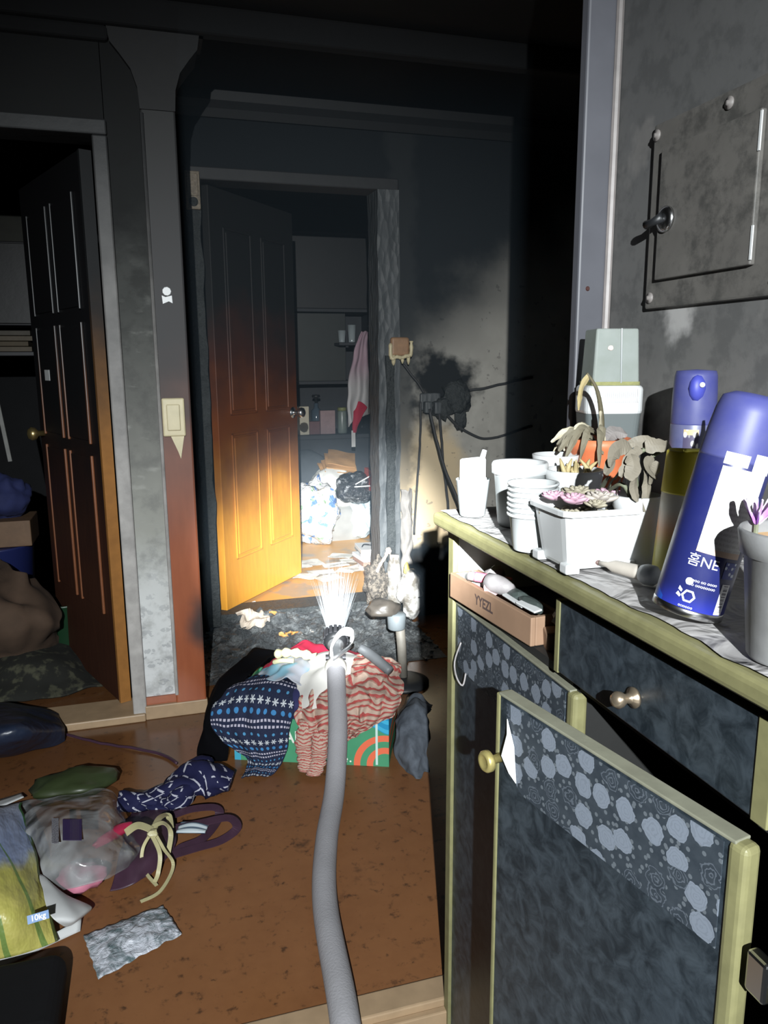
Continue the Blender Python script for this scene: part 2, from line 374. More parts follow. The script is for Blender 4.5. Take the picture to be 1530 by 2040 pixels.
# right: wall of the entrance, casing, partition behind it
struct(ob('wall_right', MB().box((0.82, -1.6, -0.2), (0.92, 1.3, CZ)), M_WALL_R), 'smoke-greyed wallpapered wall with a fuse box')
rc = ob('trim_7', MB().box((0.755, 1.29, -0.16), (0.83, 1.315, CZ)), M_GREYCASE, bevel=0.004); struct(rc, 'smoke-greyed casing at the end of the right wall')
ob('bead', MB().tube([(0.813, 1.286, 0.0), (0.813, 1.286, CZ)], 0.007, 8), grain('bead_worn', (0.30, 0.27, 0.26), 0.45, 0.4, 30, 0.05, soot=(1.2, 2.6)), rc)
ob('screw_hole', MB().lathe([(0.0045, 0), (0.003, 0.002)], 10, M=Matrix.Translation((0.775, 1.29, 1.35)) @ Matrix.Rotation(R(90), 4, 'X')), plain('rust_dark', (0.05, 0.015, 0.012), 0.7), rc)
struct(ob('wall_hall', MB().box((0.80, 1.316, 0), (2.7, 1.37, CZ)), M_SOOTWALL), 'black hall side of the entrance wall')
struct(ob('wall_far_left', MB().box((-2.5, -1.6, -0.2), (-2.4, 5.3, CZ)), M_SOOTWALL), 'black far left wall')
struct(ob('wall_entry', MB().box((-2.5, -1.7, -0.2), (0.92, -1.6, CZ)), M_SOOTWALL), 'dark wall behind the entrance')
# left room shell
struct(ob('wall_room_left', MB().box((-2.4, 5.2, 0), (0.1, 5.3, CZ)).box((0.0, 3.4, 0), (0.1, 5.2, CZ)), M_SOOTWALL), 'dark walls of the left room')
# burnt room shell
struct(ob('floor_room', MB().box((0.1, 3.5, 0.05), (2.3, 5.6, 0.10)), mat('burnt_room_floor', lambda: {'Base Color': mix(smooth(noi(pos(), 6, 4), 0.5, 0.62), (0.52, 0.28, 0.08), (0.30, 0.24, 0.18)), 'Roughness': add(0.25, mul(noi(pos(), 9, 3), 0.3))}, spec=0.5)), 'honey coloured room floor beyond the door')
struct(ob('wall_room', MB().box((0.1, 5.5, 0), (2.3, 5.6, CZ)).box((2.2, 3.5, 0), (2.3, 5.5, CZ)), grain('room_wall_soot', (0.03, 0.032, 0.036), 0.85, 0.3, 10)), 'dark sooted walls of the burnt room')

# ------------------------------------------------------------------ LEFT DOOR
d1 = bpy.data.objects.new('door_1', None); COL.objects.link(d1); d1.location = (LX1, 2.74, 0); struct(d1, 'dark brown panelled door standing open into the left room')
fr = MB().box((LX0-0.045, 2.632, 0.02), (LX0, 2.77, LH)).box((LX1, 2.632, 0.02), (LX1+0.045, 2.77, LH)).box((LX0-0.045, 2.632, LH), (LX1+0.045, 2.77, LH+0.045))
ob('frame', xf(fr, lambda v: v-Vector((LX1, 2.74, 0))), M_FRAME_L, d1, bevel=0.005)
lfe = bpy.data.objects.new('leaf', None); link(lfe, d1); lfe.location = (-0.012, 0.01, 0); lfe.rotation_euler = (0, 0, R(112))
LW, LT = 0.72, 0.036   # leaf local: +x from hinge to free edge, -y... face towards camera is +y
ob('panel_board', MB().box((0, 0, 0.03), (LW, LT, 1.88)), M_LEAF_L, lfe, bevel=0.003)
ob('hinge_edge', MB().box((-0.004, -0.001, 0.03), (0.012, LT+0.001, 1.88)), M_EDGE_L, lfe)
for (px0, px1, pz0, pz1) in ((0.10, 0.32, 0.35, 0.9), (0.40, 0.62, 0.35, 0.9), (0.10, 0.32, 0.96, 1.35), (0.40, 0.62, 0.96, 1.35), (0.10, 0.32, 1.41, 1.76), (0.40, 0.62, 1.41, 1.76)):
    mm = MB().box((px0, LT, pz0), (px1, LT+0.006, pz1)); ob('raised_panel', mm, M_LEAF_L, lfe, bevel=0.005)
    ob('moulding', MB().box((px0-0.014, LT, pz0-0.01), (px0-0.002, LT+0.009, pz1+0.01)), M_MOULD_L, lfe, bevel=0.003)
    ob('moulding', MB().box((px1+0.002, LT, pz0-0.01), (px1+0.014, LT+0.009, pz1+0.01)), M_MOULD_L, lfe, bevel=0.003)
ob('knob', MB().lathe([(0.012, 0), (0.011, 0.025), (0.024, 0.035), (0.027, 0.05), (0.018, 0.062), (0.002, 0.066)], 20, M=Matrix.Translation((LW-0.06, LT, 0.95)) @ Matrix.Rotation(R(-90), 4, 'X')), M_BRASS, lfe, smooth_=True)
ob('white_patch', MB().box((0.50, LT+0.006, 1.16), (0.56, LT+0.0075, 1.20)), M_WHITEP, lfe)

# ------------------------------------------------------------------ BURNT DOOR
d2 = bpy.data.objects.new('door_2', None); COL.objects.link(d2); d2.location = (BX0, 3.45, 0.1); struct(d2, 'orange varnished door, blackened at the top, open in a charred frame')
def jag(mb, x0, x1, z0, z1, y0, y1, n=26, amp=0.008, seed=1.0):
    """post with uneven charred faces"""
    def ring(z):
        e = lambda k: amp*mnoise.noise(Vector((k*7.1+seed, z*9, seed)))
        return [Vector((x0+e(0), y0+e(1), z)), Vector((x1+e(2), y0+e(3), z)), Vector((x1+e(4), y1, z)), Vector((x0+e(5), y1, z))]
    i = len(mb.v)
    for k in range(n+1): mb.v += ring(z0+(z1-z0)*k/n)
    for k in range(n):
        for q in range(4):
            q2 = (q+1) % 4; a = i+k*4; mb.f.append([a+q, a+q2, a+4+q2, a+4+q])
    mb.f.append([i, i+1, i+2, i+3]); mb.f.append([i+n*4+q for q in (3, 2, 1, 0)]); return mb
sh = lambda mb: xf(mb, lambda v: v-Vector((BX0, 3.45, 0.1)))
M_CHARP = mat('charred_frame_paint', lambda: (lambda v, n: {'Base Color': mix(n, (0.03, 0.033, 0.036), (0.10, 0.11, 0.115)), 'Normal': bump(add(v, n), 0.5, 0.01), 'Roughness': add(0.4, mul(n, 0.3))})(vor(scl(pos(), (1, 1, 0.4)), 40), noi(scl(pos(), (1, 1, 0.25)), 24, 5)), spec=0.4)
ob('jamb', sh(jag(MB(), BX0-0.055, BX0, 0.06, BZ, 3.37, 3.51, 40, 0.010, 2.0)), M_CHAR, d2)
ob('jamb', sh(jag(MB(), BX1, BX1+0.10, 0.0, BZ, 3.36, 3.51, 40, 0.008, 5.0)), M_CHARP, d2)
ob('header', sh(MB().box((BX0-0.055, 3.372, BZ), (BX1+0.10, 3.51, BZ+0.05))), grain('sooted_header', (0.02, 0.0205, 0.022), 0.6, 0.4, 20), d2, bevel=0.005)
ob('burnt_strip', sh(jag(MB(), BX1+0.032, BX1+0.072, 0.30, 1.25, 3.345, 3.362, 30, 0.010, 8.0)), M_CHAR, d2)
ob('threshold', sh(MB().box((BX0, 3.36, 0.055), (BX1, 3.52, 0.115))), M_CHAR, d2, bevel=0.006)
lf = bpy.data.objects.new('leaf', None); link(lf, d2); lf.location = (0.008, -0.005, 0.012)
lang = math.atan2(3.985-3.445, 0.688-0.243); lf.rotation_euler = (0, 0, lang)
BW, BT, BH = 0.70, 0.036, 1.83   # local +x to free edge; face towards camera is -y
ob('panel_board', MB().box((0, -BT, 0), (BW, 0, BH)), M_LEAF_B, lf, bevel=0.003)
for (px0, px1, pz0, pz1, arch) in ((0.09, 0.31, 0.22, 0.80, 0), (0.39, 0.61, 0.22, 0.80, 0), (0.09, 0.31, 0.88, 1.68, 0.05), (0.39, 0.61, 0.88, 1.68, 0.05)):
    ob('raised_panel', MB().box((px0+0.02, -BT-0.007, pz0+0.02), (px1-0.02, -BT+0.001, pz1-0.02)), M_LEAF_B, lf, bevel=0.006)
    for a, b in (((px0, -BT-0.008, pz0), (px0+0.012, -BT, pz1)), ((px1-0.012, -BT-0.008, pz0), (px1, -BT, pz1)), ((px0, -BT-0.008, pz0), (px1, -BT, pz0+0.012)), ((px0, -BT-0.008, pz1-0.012), (px1, -BT, pz1))):
        ob('moulding', MB().box(a, b), M_LEAF_B, lf, bevel=0.004)
kb = [(0.028, 0), (0.028, 0.004), (0.012, 0.008), (0.011, 0.028), (0.022, 0.036), (0.027, 0.05), (0.024, 0.062), (0.012, 0.07), (0.002, 0.072)]
for s in (1, -1):
    ob('knob', MB().lathe(kb, 24, M=Matrix.Translation((BW-0.05, -BT if s > 0 else 0, 0.86)) @ Matrix.Rotation(R(90*s), 4, 'X')), M_STEEL, lf, smooth_=True)
ob('latch_plate', MB().box((BW-0.0005, -BT+0.008, 0.80), (BW+0.0015, -0.008, 0.92)), M_BRASS, lf)
# small burnt sign box over the left jamb
o = ob('wall_charm', MB().box((0, -0.02, 0), (0.058, 0, 0.145)).box((0.006, -0.026, 0.05), (0.05, -0.02, 0.135)), grain('scorched_carving', (0.22, 0.18, 0.13), 0.6, 0.75, 70, 0.8), bevel=0.003)
o.location = (0.178, 3.37, 1.83); tag(o, 'small scorched carved plaque at the top of the charred left door post', 'plaque')
ob('disc', MB().lathe([(0.018, 0), (0.018, 0.005), (0.012, 0.008)], 16, M=Matrix.Translation((0.03, -0.02, 0.028)) @ Matrix.Rotation(R(90), 4, 'X')), M_CHAR, o)

# ------------------------------------------------------------------ SMALL WALL FITTINGS
sw = thing('light_switch', 'cream light switch on the brown casing, paper peeling below it', 'switch', (0.065, 2.634, 0.985))
ob('plate', MB().box((-0.036, -0.012, 0), (0.036, 0, 0.125)), M_CREAM, sw, bevel=0.005)
ob('rocker', MB().box((-0.022, -0.02, 0.02), (0.02, -0.012, 0.105)), M_CREAM, sw, bevel=0.003)
ob('peeled_paper', MB().prism([(-0.012, -0.004, 0.0), (0.03, -0.004, 0.0), (0.016, -0.004, -0.075), (0.008, -0.004, -0.05)], (0, -0.002, 0)), M_CREAM, sw)
st = thing('white_patch', 'painted white lamp glint on the blackened casing above the light switch', 'white_patch', (0.065, 2.6345, 1.42))  # the torch's reflection on the glossy casing, modelled as white patches
ob('round_glint', MB().lathe([(0.014, 0), (0.013, 0.0012)], 9, M=Matrix.Translation((0.001, 0, 0.027)) @ Matrix.Rotation(R(90), 4, 'X')), M_WHITEP, st)
ob('torn_glint', MB().prism([(-0.015, 0, 0.014), (-0.004, 0, 0.009), (0.016, 0, 0.014), (0.017, 0, -0.01), (0.006, 0, -0.004), (-0.013, 0, -0.012)], (0, -0.0012, 0)), M_WHITEP, st)
th = thing('wall_thermostat', 'melted brown and cream thermostat box right of the charred door', 'thermostat', (1.035, 3.34, 1.218))
ob('casing', MB().box((-0.002, 0, 0.028), (0.085, 0.06, 0.112)), grain('scorched_brown', (0.30, 0.17, 0.09), 0.55, 0.4, 40, 0.3), th, bevel=0.012, seg=3)
ob('melted_rim', MB().tube(spline([(-0.006, -0.002, 0.085), (-0.006, -0.004, 0.03), (0.004, -0.006, 0.018), (0.02, -0.006, 0.026), (0.045, -0.006, 0.022), (0.066, -0.006, 0.03), (0.088, -0.004, 0.036), (0.091, -0.002, 0.095)], 30), [0.006+0.004*abs(math.sin(k*1.3)) for k in range(31)], 8), M_CREAM, th, smooth_=True)
ob('drip', MB().lathe([(0.003, -0.012), (0.009, 0.0), (0.011, 0.02), (0.008, 0.034)], 10, c=(0.008, 0.0, 0.0)).lathe([(0.003, -0.004), (0.008, 0.01), (0.008, 0.03)], 10, c=(0.05, 0.0, 0.0)).lathe([(0.003, -0.008), (0.008, 0.008), (0.009, 0.03)], 10, c=(0.078, 0.0, 0.0)), M_CREAM, th, smooth_=True)
so = thing('wall_socket', 'blackened melted wall socket with burnt cords hanging from it', 'socket', (1.235, 3.4, 1.03))
ob('plate', MB().box((-0.05, -0.022, -0.03), (0.05, 0, 0.05)), M_CHARP, so, bevel=0.008)
ob('plug', MB().box((-0.04, -0.06, -0.04), (-0.005, -0.02, 0.012)), M_CHARP, so, bevel=0.006)
ob('plug', MB().box((0.008, -0.058, -0.045), (0.04, -0.02, 0.01)), M_CHARP, so, bevel=0.006)
ob('burnt_lump', MB().blob((0.13, -0.02, 0.03), (0.07, 0.035, 0.07), 0.5, 4, 3, seed=3).blob((0.06, -0.02, -0.02), (0.05, 0.03, 0.05), 0.5, 4, 3, seed=5).blob((0.15, -0.02, -0.07), (0.03, 0.02, 0.06), 0.4, 4, 3, seed=6), M_CHAR, so, smooth_=True)
M_CORD = grain('scorched_cord', (0.035, 0.035, 0.036), 0.6, 0.4, 60, 0.2)
def cord(label, pts, r=0.006, n=24, m=None, nm='scorched_cable'):
    P = spline(pts, n); P = [p + Vector((mnoise.noise(p*20), 0, mnoise.noise(p*20+Vector((7, 0, 0)))))*0.003 for p in P]
    o = ob(nm, MB().tube(P, r, 8), m or M_CORD, smooth_=True, base=P[0]); tag(o, label, 'cord', 'burnt cords on the wall' if nm == 'scorched_cable' else None); return o
cord('burnt cord running up to the right from the socket', [atY(930, 778, 3.385), atY(965, 773, 3.38), atY(1000, 765, 3.385), atY(1060, 752, 3.39)])
cord('burnt cord sagging to the right below the socket', [atY(885, 820, 3.36), atY(910, 846, 3.37), atY(945, 868, 3.38), atY(980, 873, 3.385), atY(1060, 848, 3.39)])
cord('burnt cord hanging straight down nearest the door post', [atY(838, 800, 3.37), atY(836, 900, 3.38), atY(830, 980, 3.385), atY(825, 1065, 3.385)], 0.0055)
cord('burnt cord slanting down from the socket to the cabinet corner', [atY(856, 815, 3.34), atY(868, 870, 3.3), atY(885, 930, 3.25), atY(905, 980, 3.2), atY(925, 1030, 3.15), atY(935, 1100, 3.1)], 0.007)
cord('burnt cord hanging behind the slanting cord', [atY(874, 805, 3.35), atY(878, 860, 3.37), atY(884, 930, 3.38), atY(892, 1000, 3.38), atY(896, 1080, 3.38)], 0.0065)
cord('burnt cord dropping from the thermostat to the socket', [(1.1, 3.375, 1.21), (1.16, 3.372, 1.14), (1.2, 3.375, 1.08)], 0.005)
# fuse box on the right wall
fb = thing('fuse_box', 'smoke-greyed metal fuse box cover with a latch on the right wall', 'fuse box', (0.82, 1.018, 1.345))
M_PANEL = mat('smoked_panel_metal', lambda: (lambda n: {'Base Color': mix(smooth(noi(pos(), 22, 5, 0.7), 0.42, 0.68), mix(n, (0.085, 0.08, 0.074), (0.15, 0.142, 0.13)), (0.062, 0.060, 0.056)), 'Normal': bump(n, 0.05, 0.003)})(noi(pos(), 14, 5)), rough=0.5, spec=0.4)
ob('backplate', MB().box((-0.012, -0.16, -0.04), (0, 0.145, 0.25)), M_PANEL, fb, bevel=0.004)
ob('panel_door', MB().box((-0.022, -0.105, 0.004), (-0.0125, 0.108, 0.204)), M_PANEL, fb, bevel=0.002)
for y, z in ((0.135, 0.232), (-0.03, 0.232), (-0.145, -0.02), (-0.148, 0.225), (0.13, -0.022)):
    ob('screw', MB().lathe([(0.009, 0), (0.009, 0.002), (0.004, 0.003), (0.003, 0.006)], 14, M=Matrix.Translation((-0.012, y, z)) @ Matrix.Rotation(R(-90), 4, 'Y')), grain('screw_worn', (0.22, 0.20, 0.19), 0.5), fb, smooth_=True)
la = ob('latch', MB().lathe([(0.020, 0), (0.020, 0.004), (0.014, 0.007)], 20, M=Matrix.Translation((-0.022, 0.085, 0.095)) @ Matrix.Rotation(R(-90), 4, 'Y')), M_STEEL, fb, smooth_=True)
ob('latch_arm', MB().tube([(-0.03, 0.085, 0.098), (-0.036, 0.10, 0.092), (-0.038, 0.115, 0.09)], [0.008, 0.006, 0.007], 10), M_BLACKP, la, smooth_=True)
ob('scraped_edge', MB().box((-0.0235, -0.108, 0.01), (-0.0215, -0.1045, 0.055)), M_WHITEP, fb)
ob('scraped_edge', MB().box((-0.0235, -0.108, 0.15), (-0.0215, -0.1045, 0.20)), M_WHITEP, fb)

# ------------------------------------------------------------------ CABINET
M_OLIVE = grain('olive_edge_band', (0.19, 0.18, 0.085), 0.5, 0.35, 45, 0.05)
def marble():
    p = pos(); n = noi(p, 42, 5, 0.65, 0.6); n2 = noi(p, 8, 3)
    return {'Base Color': mix(smooth(n, 0.30, 0.74), (0.009, 0.014, 0.019), mix(n2, (0.028, 0.040, 0.053), (0.055, 0.068, 0.079))), 'Normal': bump(n, 0.05, 0.002)}
M_MARBLE = mat('dark_blue_marble_laminate', marble, rough=0.4, spec=0.4)
def floral():
    u = oco(); s = sep(u); q = comb(s[0], s[2]); q = scl(q, (1, 1, 1)); wob = noi(q, 90, 2)
    d = vor(q, 33, rnd=0.7, dim='2D'); dd = add(d, mul(sub(wob, 0.5), 0.28)); hue = sep(vor(q, 33, out='Color', rnd=0.7, dim='2D'))[0]
    pale = gt(hue, 0.40); petal = lt(dd, 0.42)
    rings = gt(mth('SINE', add(mul(dd, 46.0), mul(wob, 9.0))), 0.55)
    bg = mix(noi(q, 60, 4), (0.012, 0.018, 0.026), (0.05, 0.062, 0.075))
    c = mix(mul(petal, pale), bg, (0.17, 0.195, 0.235)); c = mix(mul(mul(petal, rings), 0.5), c, (0.13, 0.15, 0.18))
    spr = lt(vor(q, 95, dim='2D'), 0.22); c = mix(mul(spr, mul(sub(1.0, petal), 0.6)), c, (0.15, 0.17, 0.19))
    return {'Base Color': c}
M_FLORAL = mat('rose_print_paper', floral, rough=0.55, spec=0.35)
M_INSIDE = grain("dark_cabinet_inside", (0.010, 0.010, 0.0095), 0.7, 0.3, 20)
CX = 0.478; CYN, CYM, CYF = -0.35, 0.815, 1.20; CB = -0.16   # front plane, near end, middle, far end
cb = thing('shoe_cabinet', 'dark blue marbled shoe cabinet with olive edging along the right wall', 'cabinet', (CX, CYF, CB))
W2 = lambda mb: xf(mb, lambda v: v-Vector((CX, CYF, CB)))
body = MB().box((CX+0.005, CYF-0.016, CB), (0.80, CYF+0.004, 0.944)).box((CX+0.01, 0.79, CB), (0.80, 0.806, 0.93)).box((CX+0.01, CYN, CB), (0.80, CYN+0.018, 0.944)).box((CX+0.01, CYN, 0.818), (0.80, CYF-0.016, 0.83)).box((0.79, CYN, CB), (0.806, CYF, 0.944)).box((CX+0.01, CYN, CB), (0.79, CYF, CB+0.05)).box((CX+0.01, CYN, 0.33), (0.79, CYF-0.016, 0.345)).box((CX+0.01, 0.405, CB), (0.80, 0.421, 0.93))
ob('body', W2(body), M_INSIDE, cb)
ob('end_panel_edge', W2(MB().box((CX-0.004, CYF-0.018, CB), (CX+0.006, CYF+0.005, 0.944))), M_OLIVE, cb, bevel=0.002)
ob('end_lining', W2(MB().box((CX+0.006, CYF-0.02, 0.831), (0.79, CYF-0.0165, 0.943))), M_WHITEP, cb)
top = ob('worktop', W2(MB().box((0.450, CYN, 0.945), (0.818, CYF+0.02, 0.968))), M_OLIVE, cb, bevel=0.007, seg=3)
def sheet():
    n = noi(scl(pos(), (1, 1, 1)), 16, 3, 0.5, 0.8); return {'Base Color': mix(noi(pos(), 60, 3), (0.28, 0.27, 0.265), (0.40, 0.385, 0.38)), 'Normal': bump(n, 0.6, 0.03), 'Roughness': add(0.3, mul(noi(pos(), 20, 2), 0.25))}
M_SHEET = mat('crinkled_plastic_sheet', sheet, spec=0.5)
def cover(u, v):
    y = 1.213+(CYN+0.01-1.213)*v; edge = 0.462+0.010*mnoise.noise(Vector((y*9, 0, 3)))+0.006*mnoise.noise(Vector((y*30, 4, 3)))
    x = edge+(0.812-edge)*u
    z = 0.9705+0.0035*abs(mnoise.noise(Vector((x*14+y*5, y*10, 1.5))))*min(1, 6*u+0.1)
    return Vector((x, y, z))-Vector((CX, CYF, CB))
ob('surface_sheet', MB().grid(cover, 30, 120), M_SHEET, cb, smooth_=True)
ob('drawer_front', W2(MB().box((CX-0.004, 0.475, 0.832), (CX+0.012, 0.828, 0.926))), M_MARBLE, cb, bevel=0.002)
dr = cb.children[-1]
ob('edge_band', W2(MB().box((CX-0.0055, 0.820, 0.831), (CX+0.012, 0.830, 0.927))), M_OLIVE, dr, bevel=0.001)
ob('edge_band', W2(MB().box((CX-0.0055, 0.468, 0.831), (CX+0.012, 0.487, 0.927))), M_OLIVE, dr, bevel=0.001)
kp = [(0.011, 0), (0.0115, 0.003), (0.006, 0.006), (0.005, 0.012), (0.0085, 0.017), (0.0095, 0.022), (0.006, 0.027), (0.001, 0.028)]
ob('knob', W2(MB().lathe(kp, 20, M=Matrix.Translation((CX-0.004, 0.659, 0.868)) @ Matrix.Rotation(R(-90), 4, 'Y'))), plain('tarnished_knob', (0.45, 0.36, 0.26), 0.3, metal=0.85), dr, smooth_=True)
for c in list(dr.children): pass
FY = lambda mb: xf(mb, lambda v: (v.x, -v.y, v.z))
def cabinet_door(name, yn, yf, ang, knob_far, torn=False):
    """local frame: x runs from hinge (near end, y=yn) towards the far end, z up, -y outwards"""
    wdt = yf-yn; e = bpy.data.objects.new(name, None); link(e, cb)
    e.location = Vector((CX, yn, 0))-Vector((CX, CYF, CB)); e.rotation_euler = (0, 0, R(90)+ang)
    z0, z1 = CB+0.06, 0.815
    e2 = ob('door_board', FY(MB().box((0.012, 0.002, z0), (wdt-0.006, 0.018, z1-0.001))), M_MARBLE, e)
    ob('hinge_side_band', FY(MB().box((0.0, -0.001, z0), (0.020, 0.020, z1))), M_OLIVE, e, bevel=0.006, seg=3)
    ob('free_side_band', FY(MB().box((wdt-0.007, 0.0, z0), (wdt, 0.019, z1))), M_OLIVE, e, bevel=0.002)
    ob('top_band', FY(MB().box((0.012, 0.0005, z1-0.002), (wdt-0.005, 0.0195, z1+0.0015))), grain('grey_olive_top', (0.20, 0.20, 0.15), 0.5), e, bevel=0.001)
    n = 40; H = 0.105
    poly = [(0.024, 0, z1-0.006), (wdt-0.02, 0, z1-0.006)]
    lo = []
    for k in range(n+1):
        x = (wdt-0.024)+(0.024-(wdt-0.024))*k/n
        j = 0.0
        if torn and x > wdt-0.05: j = 0.030*(x-(wdt-0.05))/0.026
        lo.append((x-(0.006*abs(mnoise.noise(Vector((k*0.7, 3, 1)))) if torn and k < 5 else 0), 0, z1-0.006-H+j))
    fl = MB().prism([(a, 0.0021, c) for a, b, c in poly+lo], (0, -0.0011, 0)); ob('floral_border', FY(fl), M_FLORAL, e)
    if knob_far:
        ob('knob', FY(MB().lathe([(0.006, 0), (0.0055, 0.012), (0.010, 0.016), (0.0135, 0.018), (0.0135, 0.024), (0.011, 0.027), (0.008, 0.0265), (0.006, 0.025), (0.0005, 0.025)], 24, M=Matrix.Translation((wdt-0.012, 0.001, z1-0.082)) @ Matrix.Rotation(R(90), 4, 'X'))), plain('yellow_brass_knob', (0.50, 0.42, 0.16), 0.35, metal=0.6), e, smooth_=True)
    return e
DA = cabinet_door('door', 0.785, 1.192, 0.0, False)
DB = cabinet_door('door', 0.462, 0.818, R(10.6), True, True)
DB.location.z += 0.006
DB.location.x -= 0.028
ob('peeled_flap', FY(MB().prism([(0.353-0.022, -0.0005, 0.79), (0.353-0.030, -0.006, 0.775), (0.353-0.024, -0.009, 0.745), (0.353-0.033, -0.004, 0.725), (0.353-0.042, -0.0, 0.715), (0.353-0.036, 0.0, 0.76)], (0, -0.001, 0))), M_WHITEP, DB)
hg = ob('hinge', W2(MB().box((CX-0.02, 0.418, 0.71), (CX+0.03, 0.448, 0.728)).box((CX-0.03, 0.43, 0.70), (CX-0.018, 0.452, 0.738))), M_STEEL, cb, bevel=0.003)
DC = cabinet_door('door', 0.05, 0.402, 0.0, False)
ob('drawer_front', W2(MB().box((CX-0.004, 0.06, 0.832), (CX+0.012, 0.41, 0.926))), M_MARBLE, cb, bevel=0.002)
# thin cables / straw hanging inside the gap
tr = thing('wooden_tray', 'shallow wooden drawer tray full of odds and ends, sticking out below the worktop', 'tray', (0.507, 1.268, 0.831), 0)
M_TRAY = grain('raw_pale_board', (0.29, 0.18, 0.115), 0.6, 0.25, 25, 0.08)
a0 = Vector((0.462, 1.165)); a1 = Vector((0.482, 0.912)); tdir = (a1-a0).normalized(); tang = math.atan2(tdir.y, tdir.x); TL = (a1-a0).length
tr.location = (a0.x, a0.y, 0.8312); tr.rotation_euler = (0, 0, tang)   # local +x towards the near end, +y to the wall
TWD = 0.055; TH = 0.042
ob('front_board', MB().box((0, 0, 0), (TL, 0.008, TH)), M_TRAY, tr, bevel=0.0015)
ob('back_board', MB().box((0, TWD-0.008, 0), (TL, TWD, TH)), M_TRAY, tr, bevel=0.0015)
ob('end_board', MB().box((0, 0.008, 0), (0.008, TWD-0.008, TH)), M_TRAY, tr, bevel=0.0015)
ob('end_board', MB().box((TL-0.008, 0.008, 0), (TL, TWD-0.008, TH)), M_TRAY, tr, bevel=0.0015)
ob('bottom_board', MB().box((0.008, 0.008, 0.002), (TL-0.008, TWD-0.008, 0.006)), M_TRAY, tr)
tx = text_mesh('YYEZL', 0.020, 0.0003, 0.0006)
ob('stamp', xf(tx, lambda v: (TL*0.47+v.x, -0.0004-abs(v.z), TH*0.52+v.y*1.1)), plain('faded_ink', (0.16, 0.11, 0.10), 0.7), tr)
def tl(x, y, z): # tray-local to world
    return tr.location + Vector((x*math.cos(tang)-y*math.sin(tang), x*math.sin(tang)+y*math.cos(tang), z))
def put_at(o, loc, rot=(0, 0, 0)): o.location = loc; o.rotation_euler = rot; return o
lg = thing('lighter', 'pink disposable lighter on top of the wooden tray', 'lighter', tl(0.085, 0.028, 0.050), rot=(R(84), R(8), tang+R(-38)))
ob('body', MB().lathe([(0.0075, -0.035), (0.008, -0.033), (0.008, 0.022), (0.0075, 0.024)], 16), plain('pink_plastic', (0.75, 0.18, 0.26), 0.35), lg, smooth_=True)
ob('metal_cap', MB().lathe([(0.0075, 0.0245), (0.0075, 0.034), (0.005, 0.036)], 12), plain('cap_grey', (0.5, 0.45, 0.45), 0.4, metal=0.6), lg, smooth_=True)
M_GREYJ = grain('grey_junk', (0.30, 0.28, 0.28), 0.5, 0.4, 40, 0.2); M_ROSE = grain('dusty_rose', (0.50, 0.25, 0.26), 0.55, 0.3, 40); M_DKGREEN = grain('dark_green_plastic', (0.06, 0.075, 0.07), 0.4, 0.3, 30)
sk = ob('hook', W2(MB().tube(spline([(CX-0.003, 1.145, 0.755), (CX-0.012, 1.15, 0.72), (CX-0.016, 1.13, 0.70), (CX-0.010, 1.118, 0.69), (CX-0.004, 1.12, 0.71)], 16), 0.0016, 6)), M_GREYJ, cb, smooth_=True)
def junk(label, nm, cat, loc, size, m, rot=(0, 0, 0), seed=1.0, amp=0.35):
    o = ob(nm, MB().blob((0, 0, 0), size, amp, 2.6, 2, seed=seed), m); put_at(o, loc, rot); return tag(o, label, cat, 'odds and ends in the wooden tray')
junk('dull grey crumpled foil behind the pink lighter', 'foil_wad', 'foil', tl(0.075, 0.042, 0.052), (0.018, 0.012, 0.016), M_GREYJ, seed=2)
o = ob('spool', MB().lathe([(0.013, -0.016), (0.013, 0.016)], 16), M_ROSE); put_at(o, tl(0.108, 0.020, 0.045), (R(80), 0, tang+R(60))); tag(o, 'rose coloured small tube in the wooden tray in front of the lighter', 'tube')
o = ob('plastic_scoop', MB().lathe([(0.009, -0.012), (0.0135, 0.0), (0.015, 0.02), (0.014, 0.034)], 18, cap=True), M_GREYJ, smooth_=True); put_at(o, tl(0.135, 0.03, 0.05), (R(84), R(4), tang+R(-60))); tag(o, 'greyish mauve plastic cap leaning in the middle of the tray', 'cap')
junk('dark green rounded case near the end of the tray', 'dark_case', 'case', tl(0.205, 0.03, 0.043), (0.03, 0.013, 0.010), M_DKGREEN, (0, R(4), tang), 3, 0.15)
junk('dark plastic piece in the middle of the tray', 'dark_clip', 'clip', tl(0.165, 0.034, 0.044), (0.022, 0.012, 0.010), M_DKGREEN, (0, 0, tang+0.3), 4, 0.3)
for k, (x, y, z, sx, sy, rz, nm) in enumerate(((0.218, 0.018, 0.046, 0.022, 0.007, 0.1, 'paper_slip'), (0.18, 0.016, 0.044, 0.028, 0.004, 0.0, 'paper_slip'), (0.04, 0.03, 0.038, 0.03, 0.016, 0.2, 'paper_slip'))):
    o = ob(nm, MB().box((-sx, -sy, -0.0015), (sx, sy, 0.0015)), M_WHITEP, bevel=0.001); put_at(o, tl(x, y, z), (R(8), R(3), tang+rz))
    tag(o, ['white paper slip at the near end of the tray', 'narrow white strip along the front of the tray', 'white paper lining the far end of the tray'][k], 'paper')
o = ob('wood_block', MB().box((-0.02, -0.012, -0.016), (0.02, 0.012, 0.016)), M_TRAY, bevel=0.003); put_at(o, tl(TL+0.016, 0.036, 0.012), (R(10), R(-4), tang+R(70))); tag(o, 'small pale wooden block hanging at the near end of the tray', 'block')
o = ob('plastic_scrap', MB().blob((0, 0, 0), (0.010, 0.016, 0.022), 0.5, 4, 3, seed=8), plain('clear_scrap', (0.6, 0.58, 0.58), 0.2, Alpha=0.85)); put_at(o, tl(TL+0.016, 0.044, 0.046), (0, 0, tang)); tag(o, 'scrap of clear film above the small wooden block', 'film')

